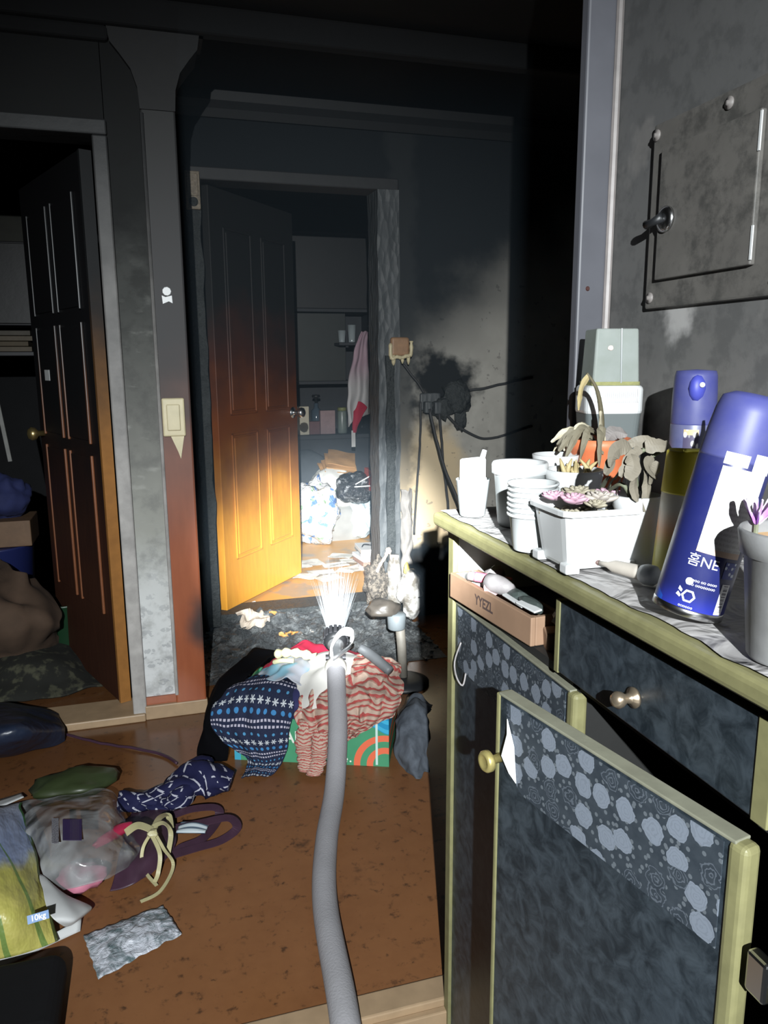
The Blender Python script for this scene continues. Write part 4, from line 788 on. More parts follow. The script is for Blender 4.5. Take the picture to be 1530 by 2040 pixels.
# ------------------------------------------------------------------ CARDBOARD BOX OF CLOTHES
BO = Vector((0.181, 2.265, 0)); BDX = Vector((0.449, -0.187, 0)).normalized(); BIN = Vector((-BDX.y, BDX.x, 0)); BLn, BDp, BHt = 0.486, 0.30, 0.185
def bx_(u, d, z): return BO + BDX*u + BIN*d + Vector((0, 0, z))     # d > 0 into the box, d < 0 towards the viewer
def box_print():
    s = sep(oco()); x, z = s[0], s[2]
    c = mix(noi(oco(), 20, 3), (0.055, 0.25, 0.13), (0.075, 0.32, 0.17))
    # red-orange arcs at the lower right
    r = mth('SQRT', add(mul(sub(x, 0.475), sub(x, 0.475)), mul(sub(z, 0.005), sub(z, 0.005))))
    arc = add(mul(gt(r, 0.078), lt(r, 0.098)), mul(gt(r, 0.038), lt(r, 0.058))); arc = mul(arc, gt(x, 0.3))
    c = mix(arc, c, (0.75, 0.16, 0.08))
    # blue waves at the upper right
    wz = add(z, mul(mth('SINE', mul(x, 55.0)), 0.012)); wave = mul(gt(wz, 0.118), gt(x, 0.33)); ww = gt(mth('SINE', mul(wz, 210.0)), 0.2)
    c = mix(wave, c, mix(ww, (0.02, 0.26, 0.48), (0.05, 0.40, 0.62)))
    # left edge: blue panel and yellow-green stripes
    c = mix(mul(lt(x, 0.02), lt(z, 0.12)), c, (0.05, 0.35, 0.50))
    sl = add(z, mul(x, 0.9)); st_ = mul(mul(lt(frac(mul(sl, 24.0)), 0.22), lt(x, 0.075)), mul(gt(x, 0.02), lt(z, 0.10))); c = mix(st_, c, (0.45, 0.55, 0.12))
    dots = mul(lt(vor(scl(oco(), (1, 0, 1)), 70), 0.3), mul(mul(gt(x, 0.33), lt(x, 0.385)), lt(sub(z, mul(sub(0.40, x), 0.6)), 0.0))); c = mix(dots, c, (0.8, 0.85, 0.75))
    return {'Base Color': c}
M_BOX = mat('printed_green_carton', box_print, rough=0.5, spec=0.35)
bx = thing('clothes_carton', 'green printed carton overflowing with clothes in front of the charred door', 'carton', BO, math.atan2(BDX.y, BDX.x))
bt = 0.006
ob('front_panel', MB().box((0, 0, 0), (BLn, bt, BHt)), M_BOX, bx)
ob('back_panel', MB().box((0, BDp-bt, 0), (BLn, BDp, BHt)), M_BOX, bx)
ob('side_panel', MB().box((0, bt, 0), (bt, BDp-bt, BHt)), M_BOX, bx)
ob('side_panel', MB().box((BLn-bt, bt, 0), (BLn, BDp-bt, BHt)), M_BOX, bx)
ob('bottom_panel', MB().box((bt, bt, 0.0), (BLn-bt, BDp-bt, 0.006)), M_BOX, bx)
ob('tape', MB().box((0.445, -0.001, 0.005), (0.452, 0.0, BHt-0.005)), plain('pale_tape', (0.55, 0.72, 0.68), 0.3), bx)
tx = text_mesh('AN', 0.055, 0.0, 0.001); ob('lettering', xf(tx, lambda v: (0.195+v.x*0.9, -0.0006, 0.083+v.y)), plain('cream_print', (0.75, 0.78, 0.70), 0.5), bx)
def fairisle():
    s = sep(uvc()); v = mul(s[1], 17.0); u = mul(s[0], 11.0); row = frac(mul(v, 0.25)); fv = frac(v); k = floor_(mth('MODULO', v, 4.0)); fu = frac(u)
    n = noi(uvc(), 60, 2)
    c = mix(n, (0.010, 0.014, 0.035), (0.025, 0.032, 0.065))
    r = mth('SQRT', add(mul(sub(fu, 0.5), sub(fu, 0.5)), mul(sub(fv, 0.5), sub(fv, 0.5)))); a = mth('ARCTAN2', sub(fv, 0.5), sub(fu, 0.5))
    fl = lt(r, add(0.26, mul(mth('COSINE', mul(a, 6.0)), 0.15))); c = mix(mul(fl, lt(k, 0.5)), c, (0.50, 0.53, 0.56))
    dot = lt(r, 0.26); c = mix(mul(dot, mul(gt(k, 0.5), lt(k, 1.5))), c, (0.05, 0.20, 0.42))
    band = mul(lt(absd(sub(frac(mul(fv, 2.0)), 0.5)), 0.22), gt(frac(mul(u, 2.2)), 0.38)); c = mix(mul(band, mul(gt(k, 1.5), lt(k, 2.5))), c, (0.42, 0.40, 0.48))
    d2 = lt(r, 0.17); c = mix(mul(d2, gt(k, 2.5)), c, (0.07, 0.24, 0.42))
    return {'Base Color': c, 'Normal': bump(noi(uvc(), 120, 3), 0.3, 0.004)}
M_FAIR = mat('navy_fair_isle_knit', fairisle, rough=0.9, spec=0.15)
g = MB(); drape(g, [
    [bx_(0.02, 0.16, 0.205), bx_(0.07, 0.17, 0.225), bx_(0.13, 0.165, 0.225), bx_(0.19, 0.15, 0.21)],
    [bx_(-0.035, 0.05, 0.215), bx_(0.05, 0.05, 0.24), bx_(0.12, 0.05, 0.245), bx_(0.20, 0.05, 0.228)],
    [bx_(-0.06, -0.02, 0.18), bx_(0.03, -0.025, 0.205), bx_(0.11, -0.03, 0.205), bx_(0.20, -0.025, 0.19)],
    [bx_(-0.055, -0.035, 0.12), bx_(0.03, -0.05, 0.12), bx_(0.11, -0.05, 0.12), bx_(0.185, -0.035, 0.12)],
    [bx_(0.0, -0.04, 0.065), bx_(0.06, -0.055, 0.065), bx_(0.12, -0.055, 0.065), bx_(0.18, -0.04, 0.075)],
    [bx_(0.055, -0.045, 0.03), bx_(0.09, -0.06, 0.028), bx_(0.125, -0.06, 0.028), bx_(0.165, -0.05, 0.03)],
    [bx_(0.055, -0.08, 0.008), bx_(0.085, -0.085, 0.02), bx_(0.115, -0.085, 0.02), bx_(0.15, -0.075, 0.008)],
    [bx_(0.055, -0.115, 0.005), bx_(0.08, -0.115, 0.010), bx_(0.11, -0.105, 0.010), bx_(0.135, -0.09, 0.005)]], 60, 70, 0.006, 22, 2.0, 0.004, 4)
o = ob('knitted_leggings', g, M_FAIR, smooth_=True, solid=0.003, base=bx_(0.09, -0.05, 0)); tag(o, 'navy knitted garment with white and blue snowflake pattern hanging over the carton', 'clothing')
def stripes():
    s = sep(uvc()); n = noi(uvc(), 5, 3); v = add(mul(s[1], 19.0), mul(n, 3.0)); f = frac(v)
    c = mix(lt(f, 0.33), (0.46, 0.35, 0.28), (0.36, 0.04, 0.04)); c = mix(mul(gt(f, 0.33), lt(f, 0.45)), c, (0.30, 0.17, 0.13))
    return {'Base Color': mix(mul(noi(uvc(), 40, 3), 0.3), c, (0.45, 0.30, 0.25)), 'Normal': bump(noi(uvc(), 90, 3), 0.3, 0.004)}
M_STRIPE = mat('red_cream_striped_knit', stripes, rough=0.9, spec=0.15)
gt_ = thing('striped_sweater', 'red and cream striped sweater hanging over the right of the carton', 'clothing', bx_(0.35, 0.05, BHt))
gb = gt_.location
g = MB(); drape(g, [
    [bx_(0.25, 0.20, 0.23), bx_(0.33, 0.22, 0.265), bx_(0.42, 0.22, 0.275), bx_(0.50, 0.20, 0.255)],
    [bx_(0.22, 0.08, 0.235), bx_(0.31, 0.09, 0.265), bx_(0.42, 0.10, 0.28), bx_(0.515, 0.09, 0.25)],
    [bx_(0.215, -0.005, 0.21), bx_(0.31, -0.02, 0.235), bx_(0.42, -0.02, 0.245), bx_(0.52, -0.005, 0.225)],
    [bx_(0.21, -0.03, 0.155), bx_(0.31, -0.04, 0.165), bx_(0.41, -0.04, 0.175), bx_(0.505, -0.02, 0.18)],
    [bx_(0.215, -0.035, 0.105), bx_(0.30, -0.045, 0.10), bx_(0.38, -0.04, 0.125), bx_(0.45, -0.025, 0.158)],
    [bx_(0.225, -0.035, 0.065), bx_(0.285, -0.045, 0.055), bx_(0.345, -0.04, 0.085), bx_(0.385, -0.03, 0.11)]], 90, 80, 0.017, 26, 5.0, 0.008, 8)
ob('sweater_body', xf(g, lambda v: v-gb), M_STRIPE, gt_, smooth_=True, solid=0.003)
def sleeve(pts, r):
    P = [p-gb for p in spline(pts, 22)]; mb = MB(); n = len(P); seg = 16; side = BDX; out = -BIN
    for k, p in enumerate(P):
        for q in range(seg):
            a = 2*math.pi*q/seg; w_ = 1+0.12*math.sin(k*1.7); mb.v.append(p+(side*math.cos(a)*r*w_+out*math.sin(a)*r*0.55*w_))
    for k in range(n-1):
        for q in range(seg):
            q2 = (q+1) % seg; mb.f.append([k*seg+q, k*seg+q2, (k+1)*seg+q2, (k+1)*seg+q]); mb.uv[len(mb.f)-1] = [(q/seg, k/n), ((q+1)/seg, k/n), ((q+1)/seg, (k+1)/n), (q/seg, (k+1)/n)]
    mb.f.append(list(range(seg))); mb.f.append([(n-1)*seg+q for q in range(seg)])
    return mb
ob('sleeve', sleeve([bx_(0.245, -0.03, 0.16), bx_(0.232, -0.05, 0.10), bx_(0.238, -0.055, 0.05), bx_(0.245, -0.075, 0.018)], 0.026), M_STRIPE, gt_, smooth_=True)
ob('sleeve', sleeve([bx_(0.285, -0.035, 0.14), bx_(0.282, -0.06, 0.09), bx_(0.28, -0.065, 0.045), bx_(0.268, -0.09, 0.015)], 0.024), M_STRIPE, gt_, smooth_=True)
M_RED = grain('crimson_cloth', (0.42, 0.012, 0.045), 0.8, 0.3, 30, 0.3)
def rag(label, nm, rows, m, amp=0.012, freq=20, seed=1.0, th=0.003, nu=36, nv=36, cat='clothing'):
    g = MB(); drape(g, rows, nu, nv, amp, freq, seed); c = sum((v for v in g.v), Vector())/len(g.v); c.z = min(v.z for v in g.v)
    o = ob(nm, g, m, smooth_=True, solid=th, base=c); return tag(o, label, cat)
rag('crimson cloth with a white dot at the back of the carton', 'crimson_cloth', [[bx_(0.05, 0.30, 0.20), bx_(0.14, 0.33, 0.27), bx_(0.24, 0.33, 0.25), bx_(0.36, 0.30, 0.24)], [bx_(0.03, 0.22, 0.20), bx_(0.14, 0.24, 0.26), bx_(0.24, 0.24, 0.27), bx_(0.36, 0.22, 0.25)], [bx_(0.06, 0.10, 0.19), bx_(0.14, 0.12, 0.22), bx_(0.22, 0.14, 0.23), bx_(0.33, 0.12, 0.22)]], M_RED, 0.02, 18, 3)
o = ob('white_dot', MB().lathe([(0.014, 0), (0.014, 0.003)], 16), M_WHITEP, bpy.data.objects['crimson_cloth']); o.matrix_world = Matrix.Translation(atY(578, 1303, 2.485)) @ Matrix.Rotation(R(75), 4, 'X')
rag('white cloth bunched on top of the carton beside the hose', 'white_cloth', [[bx_(0.16, 0.18, 0.23), bx_(0.22, 0.20, 0.27), bx_(0.28, 0.21, 0.29), bx_(0.36, 0.20, 0.28)], [bx_(0.17, 0.11, 0.25), bx_(0.22, 0.11, 0.275), bx_(0.29, 0.12, 0.30), bx_(0.36, 0.12, 0.29)], [bx_(0.20, 0.03, 0.22), bx_(0.25, 0.02, 0.25), bx_(0.30, 0.03, 0.275), bx_(0.36, 0.05, 0.27)], [bx_(0.205, -0.015, 0.165), bx_(0.24, -0.025, 0.185), bx_(0.28, -0.03, 0.20), bx_(0.31, -0.03, 0.205)]], grain('white_cotton', (0.62, 0.60, 0.56), 0.85, 0.1, 20, 0.2), 0.010, 18, 6)
rag('pale blue and grey cloth crumpled behind the navy knit', 'pale_blue_cloth', [[bx_(0.06, 0.20, 0.22), bx_(0.11, 0.22, 0.26), bx_(0.17, 0.20, 0.27), bx_(0.24, 0.18, 0.26)], [bx_(0.05, 0.14, 0.23), bx_(0.11, 0.13, 0.265), bx_(0.17, 0.12, 0.275), bx_(0.23, 0.12, 0.27)], [bx_(0.08, 0.06, 0.235), bx_(0.12, 0.05, 0.25), bx_(0.17, 0.04, 0.255), bx_(0.21, 0.04, 0.235)]], mat('pale_blue_grey_cloth', lambda: {'Base Color': mix(smooth(noi(pos(), 11, 2), 0.42, 0.56), (0.18, 0.36, 0.46), (0.34, 0.35, 0.39))}, rough=0.85), 0.014, 24, 8)
rag('navy cloth edge hanging over the front of the carton', 'navy_cloth', [[bx_(0.17, 0.04, 0.215), bx_(0.19, 0.04, 0.225), bx_(0.225, 0.04, 0.22)], [bx_(0.175, -0.008, 0.195), bx_(0.195, -0.010, 0.20), bx_(0.225, -0.010, 0.195)], [bx_(0.18, -0.010, 0.155), bx_(0.20, -0.012, 0.15), bx_(0.225, -0.012, 0.15)]], grain('navy_cotton', (0.02, 0.022, 0.09), 0.85, 0.3, 30, 0.2), 0.003, 20, 2)
o = ob('rubber_glove', MB().tube(spline([bx_(0.10, 0.17, 0.285), bx_(0.14, 0.15, 0.30), bx_(0.19, 0.15, 0.298), bx_(0.235, 0.14, 0.29)], 16), [0.010+0.008*math.sin(k*0.9)**2 for k in range(17)], 10).tube(spline([bx_(0.10, 0.14, 0.27), bx_(0.13, 0.12, 0.285), bx_(0.17, 0.12, 0.285)], 10), 0.008, 8), grain('cream_rubber', (0.66, 0.62, 0.38), 0.5, 0.1, 30), smooth_=True, base=bx_(0.15, 0.15, 0.27)); tag(o, 'cream rubber glove lying on the crimson cloth', 'glove')
rag('black garment slumped on the floor left of the carton', 'black_garment', [[bx_(-0.08, 0.30, 0.14), bx_(-0.05, 0.31, 0.20), bx_(0.0, 0.31, 0.25), bx_(0.08, 0.28, 0.25)], [bx_(-0.10, 0.14, 0.16), bx_(-0.07, 0.14, 0.22), bx_(-0.02, 0.14, 0.25), bx_(0.05, 0.15, 0.25)], [bx_(-0.105, 0.02, 0.11), bx_(-0.08, -0.01, 0.16), bx_(-0.04, -0.01, 0.19), bx_(-0.005, 0.0, 0.20)], [bx_(-0.11, -0.01, 0.05), bx_(-0.08, -0.03, 0.07), bx_(-0.04, -0.03, 0.08), bx_(-0.01, -0.02, 0.08)], [bx_(-0.12, -0.01, 0.006), bx_(-0.08, -0.035, 0.008), bx_(-0.04, -0.035, 0.010), bx_(-0.01, -0.03, 0.010)]], grain('black_cloth', (0.003, 0.003, 0.004), 0.95, 0.3, 30, 0.3, spec=0.05), 0.012, 16, 4)
rag('dark grey woollen cloth heaped on the floor right of the carton', 'grey_wool_cloth', [[bx_(0.50, 0.20, 0.06), bx_(0.55, 0.22, 0.14), bx_(0.61, 0.22, 0.11)], [bx_(0.495, 0.10, 0.09), bx_(0.55, 0.10, 0.15), bx_(0.605, 0.10, 0.13)], [bx_(0.50, 0.03, 0.07), bx_(0.55, 0.01, 0.10), bx_(0.61, 0.03, 0.09)], [bx_(0.51, 0.0, 0.02), bx_(0.565, -0.04, 0.04), bx_(0.61, 0.0, 0.03)], [bx_(0.53, -0.02, 0.006), bx_(0.58, -0.07, 0.008), bx_(0.61, -0.03, 0.006)]], mat('grey_blue_wool', lambda: {'Base Color': mix(noi(scl(pos(), (1, 1, 0.3)), 60, 3), (0.03, 0.035, 0.045), (0.13, 0.15, 0.18))}, rough=0.95), 0.012, 30, 7)

# ------------------------------------------------------------------ FIRE HOSE
M_HOSE = mat('grey_woven_hose', lambda: (lambda n, w2: {'Base Color': mix(n, (0.25, 0.245, 0.255), (0.37, 0.36, 0.38)), 'Normal': bump(w2, 0.3, 0.003)})(noi(pos(), 9, 4), noi(pos(), 220, 2)), rough=0.75, spec=0.3)
hs = thing('fire_hose', 'grey charged fire hose running up to a nozzle on the clothes carton', 'fire hose', (0.30, 1.5, 0))
hb = hs.location
hp = [(0.24, 0.95, -0.09), (0.262, 1.10, 0.0), (0.275, 1.22, 0.035), (0.303, 1.50, 0.032), (0.355, 1.72, 0.034), (0.418, 1.90, 0.06), (0.462, 2.04, 0.15), (0.482, 2.13, 0.245), (0.496, 2.20, 0.290)]
ob('hose', MB().tube([p-hb for p in spline([Vector(q) for q in hp], 60)], 0.0285, 28), M_HOSE, hs, smooth_=True)
HE = Vector(hp[-1]); HD = Vector((0.14, 0.60, 0.22)).normalized()      # nozzle axis: away and slightly up
Mz = Matrix.Translation(HE-hb) @ HD.to_track_quat('Z', 'Y').to_matrix().to_4x4()
M_ALU = plain('scuffed_aluminium', (0.62, 0.63, 0.64), 0.32, metal=0.85); M_DARKM = grain('dark_anodised', (0.05, 0.05, 0.055), 0.4, 0.3, 40, 0.1, metal=0.3)
ob('coupling', MB().lathe([(0.031, -0.012), (0.034, -0.008), (0.034, 0.012), (0.030, 0.016)], 28, M=Mz), grain('pale_coupling', (0.55, 0.53, 0.48), 0.5), hs, smooth_=True)
nz = ob('nozzle_body', MB().lathe([(0.024, 0.014), (0.026, 0.02), (0.022, 0.035), (0.024, 0.06), (0.020, 0.075), (0.020, 0.10), (0.026, 0.105), (0.026, 0.13)], 28, M=Mz), M_ALU, hs, smooth_=True)
bmp = MB().lathe([(0.026, 0.112), (0.036, 0.116), (0.039, 0.135), (0.037, 0.158), (0.030, 0.160), (0.028, 0.14)], 32, M=Mz)
bo = ob('bumper', bmp, M_BLACKP, hs, smooth_=True)
for k in range(16):
    a = 2*math.pi*k/16; ob('tooth', MB().box((0.035, -0.005, 0.128), (0.042, 0.005, 0.163), Mz @ Matrix.Rotation(a, 4, 'Z')), M_DARKM, bo, bevel=0.001)
# bail handle: a wide U loop seen to the left
def hz(x, y, z): return (Mz @ Vector((x, y, z)))
Rw = lambda px, py, Y: atY(px, py, Y)-hb
bail = [Rw(662, 1310, 2.17), Rw(660, 1292, 2.19), Rw(668, 1272, 2.22), Rw(684, 1258, 2.25), Rw(702, 1262, 2.27), Rw(700, 1275, 2.28)]
mbb = MB(); P = spline(bail, 20)
for k, p in enumerate(P):
    tt = (P[min(k+1, 20)]-P[max(k-1, 0)]).normalized(); nn = Vector((0.2, 0.75, 0.6)).normalized(); s_ = tt.cross(nn).normalized(); h_ = 0.014 if 2 < k < 16 else 0.009
    mbb.v += [p-s_*0.005-nn*h_, p+s_*0.005-nn*h_, p+s_*0.005+nn*h_, p-s_*0.005+nn*h_]
for k in range(20):
    for q in range(4): q2 = (q+1) % 4; mbb.f.append([k*4+q, k*4+q2, k*4+4+q2, k*4+4+q])
mbb.f.append([0, 1, 2, 3]); mbb.f.append([83, 82, 81, 80])
ob('bail_handle', mbb, grain('pale_grey_handle', (0.50, 0.50, 0.50), 0.5, 0.15, 30), hs, bevel=0.002)
ob('bail_arm', MB().tube([Rw(664, 1312, 2.17), Rw(682, 1300, 2.2), Rw(702, 1284, 2.26)], 0.007, 10), M_ALU, hs, smooth_=True)
ob('pivot_bolt', MB().lathe([(0.010, -0.032), (0.010, 0.032)], 16, M=Mz @ Matrix.Translation((0, 0, 0.05)) @ Matrix.Rotation(R(90), 4, 'Y')), M_DARKM, hs)
ob('pistol_grip', MB().tube(spline([Rw(716, 1290, 2.26), Rw(735, 1302, 2.24), Rw(755, 1318, 2.2), Rw(778, 1338, 2.16)], 14), [0.014, 0.015, 0.016, 0.016, 0.0165, 0.017, 0.017, 0.017, 0.017, 0.017, 0.016, 0.016, 0.016, 0.016, 0.014], 14), grain('dark_grey_grip', (0.10, 0.105, 0.11), 0.55, 0.2, 30), hs, smooth_=True)
# water leaving the nozzle
TIP = hb + hz(0, 0, 0.158); wr = random.Random(11); wm = MB()
QN = HD.to_track_quat('Z', 'Y').to_matrix()
for k in range(420):
    a = wr.uniform(0, 6.283); rr = math.sqrt(wr.random()); sp = wr.uniform(0.08, 0.24); ln = wr.uniform(0.14, 0.36); s0 = wr.uniform(0.0, 0.05)
    r0 = 0.022*rr; dirv = QN @ Vector((math.cos(a)*sp*rr, math.sin(a)*sp*rr, 1.0))
    b0 = TIP + QN @ Vector((r0*math.cos(a), r0*math.sin(a), 0)) + dirv*s0; pts = [b0 + dirv*ln*t_ - Vector((0, 0, 0.15*(s0+ln*t_)**2)) for t_ in (0, 0.33, 0.66, 1.0)]
    wm.tube(pts, [0.0004, 0.0008, 0.0007, 0.0002], 4)
M_WATER = mat('spraying_water', None, (0.80, 0.84, 0.88), 0.15, Transmission_Weight=0.6, IOR=1.2, Alpha=0.34)
tag(ob('water_spray', wm, M_WATER, smooth_=True, base=TIP), 'fan of white water spraying from the hose nozzle', 'water', kind='stuff')

# ------------------------------------------------------------------ CHARRED DEBRIS BEFORE THE DOOR
dr_ = random.Random(5)
def heap(u, v):
    x = 0.125+u*1.0; y = 2.86+v*0.52; e = min(1, 6*v)*min(1, 5*u+0.1)*min(1, 5*(1-u)+0.1)
    h = (0.03+0.075*v+0.035*mnoise.fractal(Vector((x*9, y*9, 1)), 1.0, 2.0, 5)+0.016*mnoise.noise(Vector((x*42, y*42, 4))))*e
    return (x, y, max(0.002, h))
def cinder():
    p = pos(); n = noi(p, 70, 5, 0.7); m = noi(p, 16, 3)
    return {'Base Color': mix(n, (0.004, 0.004, 0.005), mix(smooth(m, 0.45, 0.7), (0.10, 0.11, 0.115), (0.36, 0.38, 0.38))), 'Normal': bump(n, 1.0, 0.02), 'Roughness': add(0.2, mul(m, 0.4))}  # lighter greys in the colour stand in for glints on the wet cinders
M_CINDER = mat('wet_cinders', cinder, spec=0.6)
tag(ob('burnt_debris', MB().grid(heap, 110, 60), M_CINDER, base=(0.6, 3.1, 0)), 'heap of wet black cinders across the foot of the charred door', 'debris', kind='stuff')
ch = MB()
for k in range(330):
    u = dr_.random(); v = dr_.random(); p = Vector(heap(u, v)); sz = dr_.uniform(0.006, 0.018)
    Mx = Matrix.Translation(p+Vector((0, 0, sz*0.3))) @ Matrix.Rotation(dr_.uniform(0, 6), 4, 'Z') @ Matrix.Rotation(dr_.uniform(-1, 1), 4, 'X')
    ch.box((-sz, -sz*dr_.uniform(.3, .8), -sz*0.4), (sz, sz*0.5, sz*dr_.uniform(0.2, 0.5)), Mx)
tag(ob('charcoal_bits', ch, M_CINDER, base=(0.6, 3.1, 0)), 'loose charcoal bits scattered over the cinder heap', 'charcoal', kind='stuff')
M_BURNTPAPER = grain('scorched_paper', (0.50, 0.42, 0.34), 0.8, 0.5, 30, 0.3); M_OR = grain('scorched_wood_orange', (0.45, 0.20, 0.05), 0.6, 0.4, 30)
def scrap(label, px, py, Y, sx, sy, m, rz, seed, nm='burnt_scrap', tilt=0.3):
    c = atY(px, py, Y); g = MB().grid(lambda u, v: ((u-0.5)*sx*(1+0.3*mnoise.noise(Vector((v*4, seed, 0)))), (v-0.5)*sy*(1+0.3*mnoise.noise(Vector((u*4, seed, 5)))), 0.35*sx*mnoise.noise(Vector((u*2.5, v*2.5, seed)))), 10, 10)
    o = ob(nm, g, m, solid=0.002); o.location = c; o.rotation_euler = (tilt, 0.1, rz); return tag(o, label, 'scrap', 'scraps on the cinder heap')
scrap('large pale torn paper lying on the cinders at the foot of the orange door', 505, 1232, 3.26, 0.13, 0.10, M_BURNTPAPER, 0.4, 2, 'torn_paper', 0.5)
scrap('small orange splinter beside the torn paper', 548, 1222, 3.3, 0.05, 0.012, M_OR, -0.5, 3)
scrap('scorched orange chip in the middle of the cinders', 585, 1262, 3.16, 0.07, 0.02, M_OR, 0.2, 4)
scrap('scorched tan chip right of the orange chip in the cinders', 567, 1265, 3.15, 0.05, 0.02, M_OR, -0.1, 5)
scrap('pale curled scrap in the cinders under the door opening', 628, 1258, 3.18, 0.05, 0.03, M_BURNTPAPER, 0.9, 6)
scrap('pale round scrap in the cinders left of the nozzle', 662, 1268, 3.12, 0.035, 0.03, M_BURNTPAPER, 0.2, 7)
scrap('folded white paper against the bottom of the orange door', 500, 1205, 3.52, 0.06, 0.03, M_WHITEP, 1.0, 8, 'torn_paper', 0.6)

# ------------------------------------------------------------------ MELTED FAN AND LUMPS RIGHT OF THE DOOR
fn = thing('melted_fan', 'grey fan stand with a melted housing right of the hose nozzle', 'fan', (0.865, 2.66, 0))
fb_ = fn.location
ob('base', MB().lathe([(0.10, 0), (0.10, 0.012), (0.06, 0.025), (0.02, 0.03)], 28), M_BLACKP, fn, smooth_=True)
ob('pole', MB().tube([(0.0, 0, 0.02), (-0.006, 0, 0.15), (-0.014, 0, 0.25)], 0.018, 16), grain('grimy_cream_pole', (0.22, 0.20, 0.17), 0.6, 0.4, 25, 0.1), fn, smooth_=True)
ob('neck', MB().lathe([(0.030, 0.225), (0.034, 0.23), (0.036, 0.282), (0.030, 0.288)], 20, c=(-0.026, 0, 0)), grain('slate_plastic', (0.16, 0.18, 0.19), 0.5, 0.2, 30), fn, smooth_=True)
ob('melted_shroud', MB().blob((-0.075, 0.02, 0.305), (0.065, 0.045, 0.034), 0.3, 3, 3, seed=12), grain('smoked_brown_shroud', (0.065, 0.055, 0.045), 0.35, 0.4, 20, 0.2), fn, smooth_=True)
M_MELT = mat('melted_white_plastic', lambda: (lambda n: {'Base Color': mix(smooth(n, 0.35, 0.6), (0.14, 0.125, 0.105), (0.44, 0.43, 0.41)), 'Normal': bump(noi(pos(), 30, 3), 0.6, 0.01)})(noi(pos(), 18, 4)), rough=0.25, spec=0.6)
o = ob('melted_bottle', xf(MB().lathe([(0.030, 0), (0.032, 0.02), (0.030, 0.08), (0.034, 0.13), (0.032, 0.17), (0.025, 0.205), (0.021, 0.215), (0.021, 0.24)], 28), lambda v: v+Vector((mnoise.noise(v*22), mnoise.noise(v*22+Vector((5, 0, 0))), 0))*0.009), M_MELT, smooth_=True)
o.location = (1.02, 3.27, 0.115); tag(o, 'melted white bottle standing against the charred right door post', 'bottle')
bl = thing('melted_bag', 'white shiny melted plastic bag slumped beside the melted bottle', 'bag', (1.085, 3.22, 0.06))
ob('bag', MB().blob((0, 0, 0.115), (0.056, 0.045, 0.115), 0.30, 2.2, 4, seed=21).blob((-0.045, 0.0, 0.13), (0.025, 0.025, 0.05), 0.3, 3, 3, seed=4), M_MELT, bl, smooth_=True)
ob('yellow_flap', MB().blob((-0.02, 0.0, 0.235), (0.014, 0.01, 0.03), 0.4, 3, 2, seed=6), plain('waxy_yellow', (0.62, 0.48, 0.12), 0.4), bl, smooth_=True)
ob('fold', MB().tube(spline([(0.05, -0.03, 0.12), (0.035, -0.045, 0.112), (0.02, -0.046, 0.11)], 8), 0.003, 6), M_CHAR, bl)
cl = ob('charred_lump', MB().blob((0, 0, 0.10), (0.06, 0.05, 0.10), 0.45, 4, 4, seed=31), mat('crusty_ash', lambda: (lambda n: {'Base Color': mix(smooth(n, 0.4, 0.65), (0.05, 0.042, 0.035), (0.20, 0.17, 0.135)), 'Normal': bump(n, 1.0, 0.015)})(noi(pos(), 60, 4, 0.7)), rough=0.7), smooth_=True)
cl.location = (0.945, 3.30, 0.115); tag(cl, 'crusty brown ash lump at the foot of the right door post', 'lump')
o = ob('ash_curl', MB().tube(spline([(0, 0, 0), (0.02, 0.0, 0.04), (0.045, 0.0, 0.075), (0.055, 0, 0.11), (0.066, 0, 0.10), (0.06, 0, 0.085)], 20), [0.006+0.004*math.sin(k*1.9)**2 for k in range(21)], 7), M_BURNTPAPER, cl, smooth_=True); o.location = (-0.01, -0.03, 0.16)
# peeled plaster strips beside the post
o = ob('peeled_wallpaper', xf(MB().grid(lambda u, v: (1.085+0.055*u+0.012*mnoise.noise(Vector((u*2, v*9, 1))), 3.37-0.02*math.sin(u*3)-0.015*mnoise.noise(Vector((u*3, v*6, 3))), 0.20+0.44*v+0.02*mnoise.noise(Vector((u*5, 0, 2)))), 12, 40), lambda v: v), grain('peeling_paper', (0.24, 0.225, 0.21), 0.8, 0.4, 25, 0.2), smooth_=True, solid=0.002, base=(1.11, 3.37, 0.2)); tag(o, 'strip of peeling pale wallpaper right of the charred door post', 'wallpaper')
# dark low furniture in the shadow
st_ = thing('scorched_chair', 'scorched wooden chair half hidden in the dark between wall and cabinet', 'chair', (1.40, 3.1, 0))
M_SCW = grain('scorched_brown_wood', (0.11, 0.07, 0.03), 0.5, 0.5, 20, 0.1)
ob('backrest', MB().box((-0.06, 0.0, 0.28), (0.10, 0.02, 0.36)), M_SCW, st_, bevel=0.008)
ob('seat', MB().box((-0.09, -0.2, 0.17), (0.14, 0.02, 0.20)), M_BLACKP, st_, bevel=0.006)
for x, y, h in ((-0.08, -0.19, 0.17), (0.12, -0.19, 0.17)): ob('leg', MB().box((x-0.012, y-0.012, 0), (x+0.012, y+0.012, h)), M_SCW, st_, bevel=0.003)
for x in (-0.07, 0.10): ob('leg', MB().box((x-0.014, -0.002, 0), (x+0.014, 0.022, 0.37)), M_SCW, st_, bevel=0.003)

